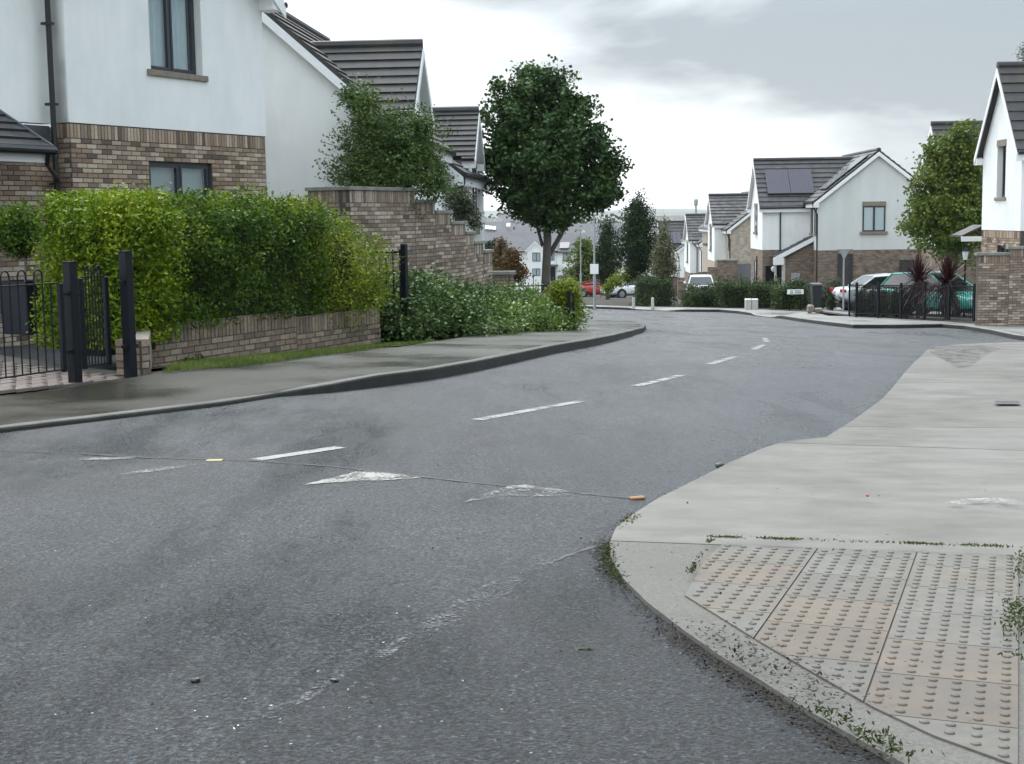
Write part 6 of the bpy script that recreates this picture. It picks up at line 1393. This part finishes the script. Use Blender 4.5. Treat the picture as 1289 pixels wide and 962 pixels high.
# ------------------------------------------------------------------ the town in the valley
def far_house(name, label, px0, px1, Y, y_eave, y_ridge, wall='render', roof='slate_far', gable=None, wins=(), base=None, panels=(), dpt=7., door=None, lowb=None, group='houses down in the valley'):
    a, b_ = P(px0, y_eave, Y), P(px1, y_eave, Y); zb0 = zg((a.x+b_.x)/2, Y)-.3; t = thing(name, label, 'house', (a.x, Y, zb0), 0, group)
    Lx = b_.x-a.x; ze = a.z-zb0; zr = P(px0, y_ridge, Y+dpt/2).z-zb0
    MB().box(0, Lx, 0, dpt, -1, ze).build('walls', wall, t)
    if lowb: MB().box(lowb[0]*Lx, Lx+.02, -.03, .5, -1, ze*.46).build('brick_wall', lowb[1], t)
    MB().prism([(-.25, -.35, ze-.1), (-.25, dpt/2, zr), (-.25, dpt+.35, ze-.1)], (Lx+.5, 0, 0)).build('roof', roof, t)
    gutter(t, (-.25, -.4, ze-.12), (Lx+.25, -.4, ze-.12), r=.08)
    def xz(px, py, yy=Y): p = P(px, py, yy); return p.x-a.x, p.z-zb0
    if gable:
        g0, g1, gp_, gye = gable; x0, _ = xz(g0, 300); x1, _ = xz(g1, 300); _, zp_ = xz((g0+g1)/2, gp_); _, zee = xz(g0, gye)
        MB().prism([(x0, -.5, -1), (x1, -.5, -1), (x1, -.5, zee), ((x0+x1)/2, -.5, zp_), (x0, -.5, zee)], (0, dpt/2, 0)).build('gable_bay', wall, t)
        for s_ in (-1, 1): board(t, ((x0+x1)/2, -.55, zp_+.16), ((x0+x1)/2+s_*((x1-x0)/2+.25), -.55, zee), .25, .1)
        MB().prism([((x0+x1)/2, -.5, zp_+.12), (x0-.25, -.5, zee-.05), (x0-.25, dpt/2, zee-.05), ((x0+x1)/2, dpt/2, zp_+.12)], (0, 0, .1)).build('bay_roof', roof, t); MB().prism([((x0+x1)/2, -.5, zp_+.12), (x1+.25, -.5, zee-.05), (x1+.25, dpt/2, zee-.05), ((x0+x1)/2, dpt/2, zp_+.12)], (0, 0, .1)).build('bay_roof', roof, t)
    for (w0_, w1_, y0_, y1_, pr) in wins:
        x0, z1 = xz(w0_, y0_); x1, z0 = xz(w1_, y1_); flat_window(t, wallX((0, -.5 if pr else -.0, 0), (1, 0)), x0, z0, x1-x0, z1-z0, 2, sill=None, lintel=None)
    for (p0_, p1_, y0_, y1_) in panels:
        sl = (zr-ze)/(dpt/2+.35); x0, za = xz(p0_, y1_); x1, zc = xz(p1_, y0_); ya = (za-ze)/sl-.35; yc = (zc-ze)/sl-.35; panel(t, (x0, ya, za), (x1, ya, za), (x1+.2, yc, zc), (x0+.2, yc, zc), nx=4)
    if door: x0, z1 = xz(door[0], door[2]); x1, _ = xz(door[1], door[2]); MB().box(x0, x1, -1.3, 0, z1-.15, z1+.1).build('porch_roof', 'slate_far', t); MB().box(x0+.3, x1-.3, -.06, 0, 0, z1-.2).build('door', 'iron', t)
    return t
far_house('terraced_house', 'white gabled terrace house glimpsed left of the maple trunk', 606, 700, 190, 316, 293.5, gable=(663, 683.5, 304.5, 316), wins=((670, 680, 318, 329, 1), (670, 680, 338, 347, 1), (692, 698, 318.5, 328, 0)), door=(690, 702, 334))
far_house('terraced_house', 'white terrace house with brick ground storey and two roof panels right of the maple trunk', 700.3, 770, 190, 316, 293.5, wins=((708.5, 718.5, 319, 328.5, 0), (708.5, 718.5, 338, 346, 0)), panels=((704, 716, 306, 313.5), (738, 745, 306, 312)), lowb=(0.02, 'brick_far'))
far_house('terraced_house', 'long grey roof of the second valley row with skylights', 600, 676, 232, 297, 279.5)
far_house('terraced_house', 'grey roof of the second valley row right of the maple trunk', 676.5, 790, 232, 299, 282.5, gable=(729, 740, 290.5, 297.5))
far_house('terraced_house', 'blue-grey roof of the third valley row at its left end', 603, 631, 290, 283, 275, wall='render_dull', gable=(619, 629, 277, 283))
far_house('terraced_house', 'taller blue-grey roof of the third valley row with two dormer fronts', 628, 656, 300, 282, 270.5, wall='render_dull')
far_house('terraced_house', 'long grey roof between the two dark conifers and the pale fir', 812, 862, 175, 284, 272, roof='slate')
t2 = [o for o in bpy.data.objects if o.get('label', '').startswith('long grey roof of the second')][0]
for (px, py) in ((613, 287), (617, 287.5), (622, 288), (640, 284)):
    p = P(px, py, 233.2) - Vector(t2.location); MB().prism([(p.x-.3, p.y-.1, p.z-.25), (p.x+.3, p.y-.1, p.z-.25), (p.x+.3, p.y+.5, p.z+.28), (p.x-.3, p.y+.5, p.z+.28)], (0, -.12, .12)).build('skylight', 'signw', t2)
# far-off wood and hills
pts = []
for (Y, x0, x1, hh, n) in ((480, -60, 120, 4, 1500), (640, -200, 240, 11, 3500), (900, -320, 380, 17, 4500)):
    xs = RNG.uniform(x0, x1, n); hs = hh*(.55+.45*np.abs(np.sin(xs*.05+Y)*np.cos(xs*.013)))
    pts.append(np.column_stack((xs, Y+RNG.normal(size=n)*12, np.array([zg(x, Y) for x in xs]) + RNG.uniform(0, 1, n)**.6*hs)))
o = leaf_mesh('distant_wood', 'wood_far', np.concatenate(pts), 3.2, 2.4); o['kind'] = 'stuff'
b = MB(); nx = 90
for r, (Y, base, amp, ph) in enumerate(((4200, 2, 7, .3), (6000, 20, 9, 1.7))):
    row = []
    for i in range(nx+1):
        x = -3200 + 6400*i/nx; z = base + amp*(math.sin(x*.0021+ph)+.5*math.sin(x*.0057+ph*2)+.25*math.sin(x*.013))
        row.append((x, z))
    vs = []
    for (x, z) in row: vs += [(x, Y-700, -14.5), (x, Y-250, -14 + (z+14)*.62), (x, Y, z), (x, Y+500, -14.5)]
    b.add(vs, [(i*4+k, (i+1)*4+k, (i+1)*4+k+1, i*4+k+1) for i in range(nx) for k in range(3)])
o = b.build('hills', 'hill', smooth=True); o['kind'] = 'structure'

# ------------------------------------------------------------------ grass, weeds, litter
def tufts(name, poly_px, n, off, l, m='grass', wdt=.006):
    ps = [G(*p, .1).xy for p in poly_px]; x0, x1 = min(p.x for p in ps), max(p.x for p in ps); y0, y1 = min(p.y for p in ps), max(p.y for p in ps); out_ = []
    while len(out_) < n:
        x, y = random.uniform(x0, x1), random.uniform(y0, y1); c = False; j = len(ps)-1
        for i in range(len(ps)):
            if (ps[i].y > y) != (ps[j].y > y) and x < (ps[j].x-ps[i].x)*(y-ps[i].y)/(ps[j].y-ps[i].y)+ps[i].x: c = not c
            j = i
        if c: out_.append((x, y, zg(x, y)+off(x, y)+l*.3))
    d = RNG.normal(size=(n, 3))*.45; d[:, 2] = 1
    o = leaf_mesh(name, m, np.array(out_), l, wdt, d=d); o['kind'] = 'stuff'; return o
tufts('grass', [(205, 470), (330, 461.5), (480, 440), (560, 429), (600, 424), (600, 418), (480, 424), (340, 443), (225, 461)], 26000, lambda x, y: lo_off(x, y)+.012-vdip(x, y), .075)
tufts('grass', [(200, 470.5), (300, 465), (420, 449), (500, 438), (470, 440), (330, 458)], 4000, lambda x, y: lo_off(x, y)+.012-vdip(x, y), .06)
# weeds along joints and the kerb foot, crumbs of leaf litter
wp = []
def along(chain, n, jit, off, dens=1):
    pp = [G(*p).xy for p in chain]; o = []
    for _ in range(n):
        i = random.randrange(len(pp)-1); q = pp[i].lerp(pp[i+1], random.random()); c = math.sin(q.x*9+q.y*5)+math.sin(q.x*23)
        if c < dens-1 and random.random() > .15: continue
        x, y = q.x+random.gauss(0, jit), q.y+random.gauss(0, jit); o.append((x, y, zg(x, y)+off))
    return o
w1 = along([(893, 692), (1010, 696), (1120, 700), (1289, 706)], 900, .012, .06, 1.3) + along([(1284, 712), (1284, 760)], 120, .015, .06, .5) + along([(1283, 775), (1284, 850)], 500, .03, .06, 0) + along([(868, 738), (895, 694)], 200, .008, .055, .8)
w2 = along([(763, 650+40), (768, 715), (788, 745)], 420, .02, .02, .3) + along([(775, 672), (800, 652)], 200, .02, .02, .5) + along([(1010, 905), (1090, 945), (1130, 970)], 260, .03, .05, .8)
c = np.array(w1+w2); d = RNG.normal(size=(len(c), 3)); d[:, 2] = np.abs(d[:, 2])*.8+.2
o = leaf_mesh('weeds', 'weed', c, .018, .007, d=d); o['kind'] = 'stuff'
lit = along([(771, 672), (764, 690), (767, 715), (784, 742), (815, 772), (860, 806), (905, 838), (960, 872), (1020, 911), (1090, 952)], 3400, .032, .005, .5) + along([(880, 800), (960, 850), (1060, 905)], 420, .07, .045, 0) + along([(480, 489), (600, 469), (700, 446.5)], 260, .06, .006, .4) + along([(1108, 512), (1143, 472), (1168, 447)], 300, .08, .008, .5) + along([(800, 652), (870, 612), (985, 561)], 250, .05, .006, 1)
for _ in range(160):
    q = G(random.uniform(0, 1250), random.uniform(560, 950)); lit.append((q.x, q.y, q.z+.004 if w_of(q.x, q.y) < -2.6 else q.z+.045))
c = np.array(lit); d = RNG.normal(size=(len(c), 3)); d[:, 2] *= .25
o = leaf_mesh('leaf_litter', 'debris', c, .016, .010, d=d, flat=True); o['kind'] = 'stuff'
fl = []
for _ in range(70): q = G(random.uniform(0, 1000), random.uniform(600, 950)); fl.append((q.x, q.y, q.z+.003))
c = np.array(fl); d = RNG.normal(size=(len(c), 3)); d[:, 2] *= .1
o = leaf_mesh('pale_grit', 'bollard', c, .010, .007, d=d, flat=True); o['kind'] = 'stuff'
def small(name, label, cat, px, py, m, size, off=.0, flat=1.):
    q = G(px, py, off); bm = bmesh.new(); bmesh.ops.create_icosphere(bm, subdivisions=2, radius=1); r = random.Random(int(px))
    for v in bm.verts: v.co = Vector((v.co.x*size[0], v.co.y*size[1], v.co.z*size[2]))*r.uniform(.8, 1.15)
    me = bpy.data.meshes.new(name); bm.to_mesh(me); bm.free(); me.materials.append(M[m]); o = bpy.data.objects.new(name, me); o.location = (q.x, q.y, q.z+size[2]*.75); link(o); return tag(o, label, cat)
bsc = G(802, 628.5); o = MB().box(-.04, .04, -.025, .025, 0, .014).build('brick_scrap', 'orange', None, Matrix.Translation(bsc) @ Matrix.Rotation(.3, 4, 'Z'), bevel=.006); tag(o, 'orange brick scrap lying on the road by the kerb curve', 'brick scrap')
bsc = G(270, 580); o = MB().box(-.05, .05, -.03, .03, 0, .006).build('road_stud', 'yellow', None, Matrix.Translation(bsc), bevel=.005); tag(o, 'small yellow road stud on the dark seam line', 'road stud')
small('pebble', 'black pebble on the asphalt below the road centre left', 'pebble', 246, 858.5, 'tar', (.016, .012, .009)); small('pebble', 'black lump at the lower end of the pale scuffed seam', 'pebble', 421, 858.5, 'tar', (.014, .012, .008))
small('pebble', 'dark pebble on the road beside the pale kerb point', 'pebble', 906, 589, 'tar', (.03, .025, .02)); small('berry', 'tiny red berry on the pale concrete bay', 'berry', 1092, 625, 'red', (.010, .010, .006), .05)
gl2 = G(735, 819); o = leaf_mesh('fallen_leaf', 'weed', np.array([(gl2.x, gl2.y, gl2.z+.006), (gl2.x+.02, gl2.y+.006, gl2.z+.008), (gl2.x-.015, gl2.y, gl2.z+.007)]), .05, .022, d=np.array([(1, .1, .05), (1, -.3, .1), (.8, .4, .1)])); tag(o, 'single green fallen leaf on the dark asphalt', 'leaf')
bush('weed_clump', 'leafy weed clump growing in the grass at the foot of the low brick wall', [(246, 459, 15.9, .10, .10, .07)], 260, 'weed', .07, .03, cat='weed', seed=101, spread=.03, core=False, up=.8)
tree('pine_tree', 'dark pine branch tips showing over the roof at the top right edge', gp(1335, 58), [(1291, 66, 57, .35, .5, .30), (1300, 60, 57, .5, .6, .35), (1320, 70, 57, 1.0, .8, .9), (1335, 110, 57, 1.4, 1.2, 1.5)], 5000, 'conifer', .16, .03, .16, (1330, 60, 58), 6, 1.0, seed=103, clump=10, sp=.12, shell=.7, amp=.4)
HAZE = True
if HAZE:
    hm_ = bpy.data.materials.new('haze'); hm_.use_nodes = True; n = hm_.node_tree.nodes; n.remove(n['Principled BSDF']); pv = n.new('ShaderNodeVolumePrincipled')
    pv.inputs['Density'].default_value = 0.00009; pv.inputs['Color'].default_value = (.90, .95, 1, 1); pv.inputs['Anisotropy'].default_value = .1
    hm_.node_tree.links.new(pv.outputs[0], n['Material Output'].inputs['Volume'])
    o = MB().box(-7600, 7600, -7400, 7400, -16, 130).build('haze', hm_); o['kind'] = 'stuff'
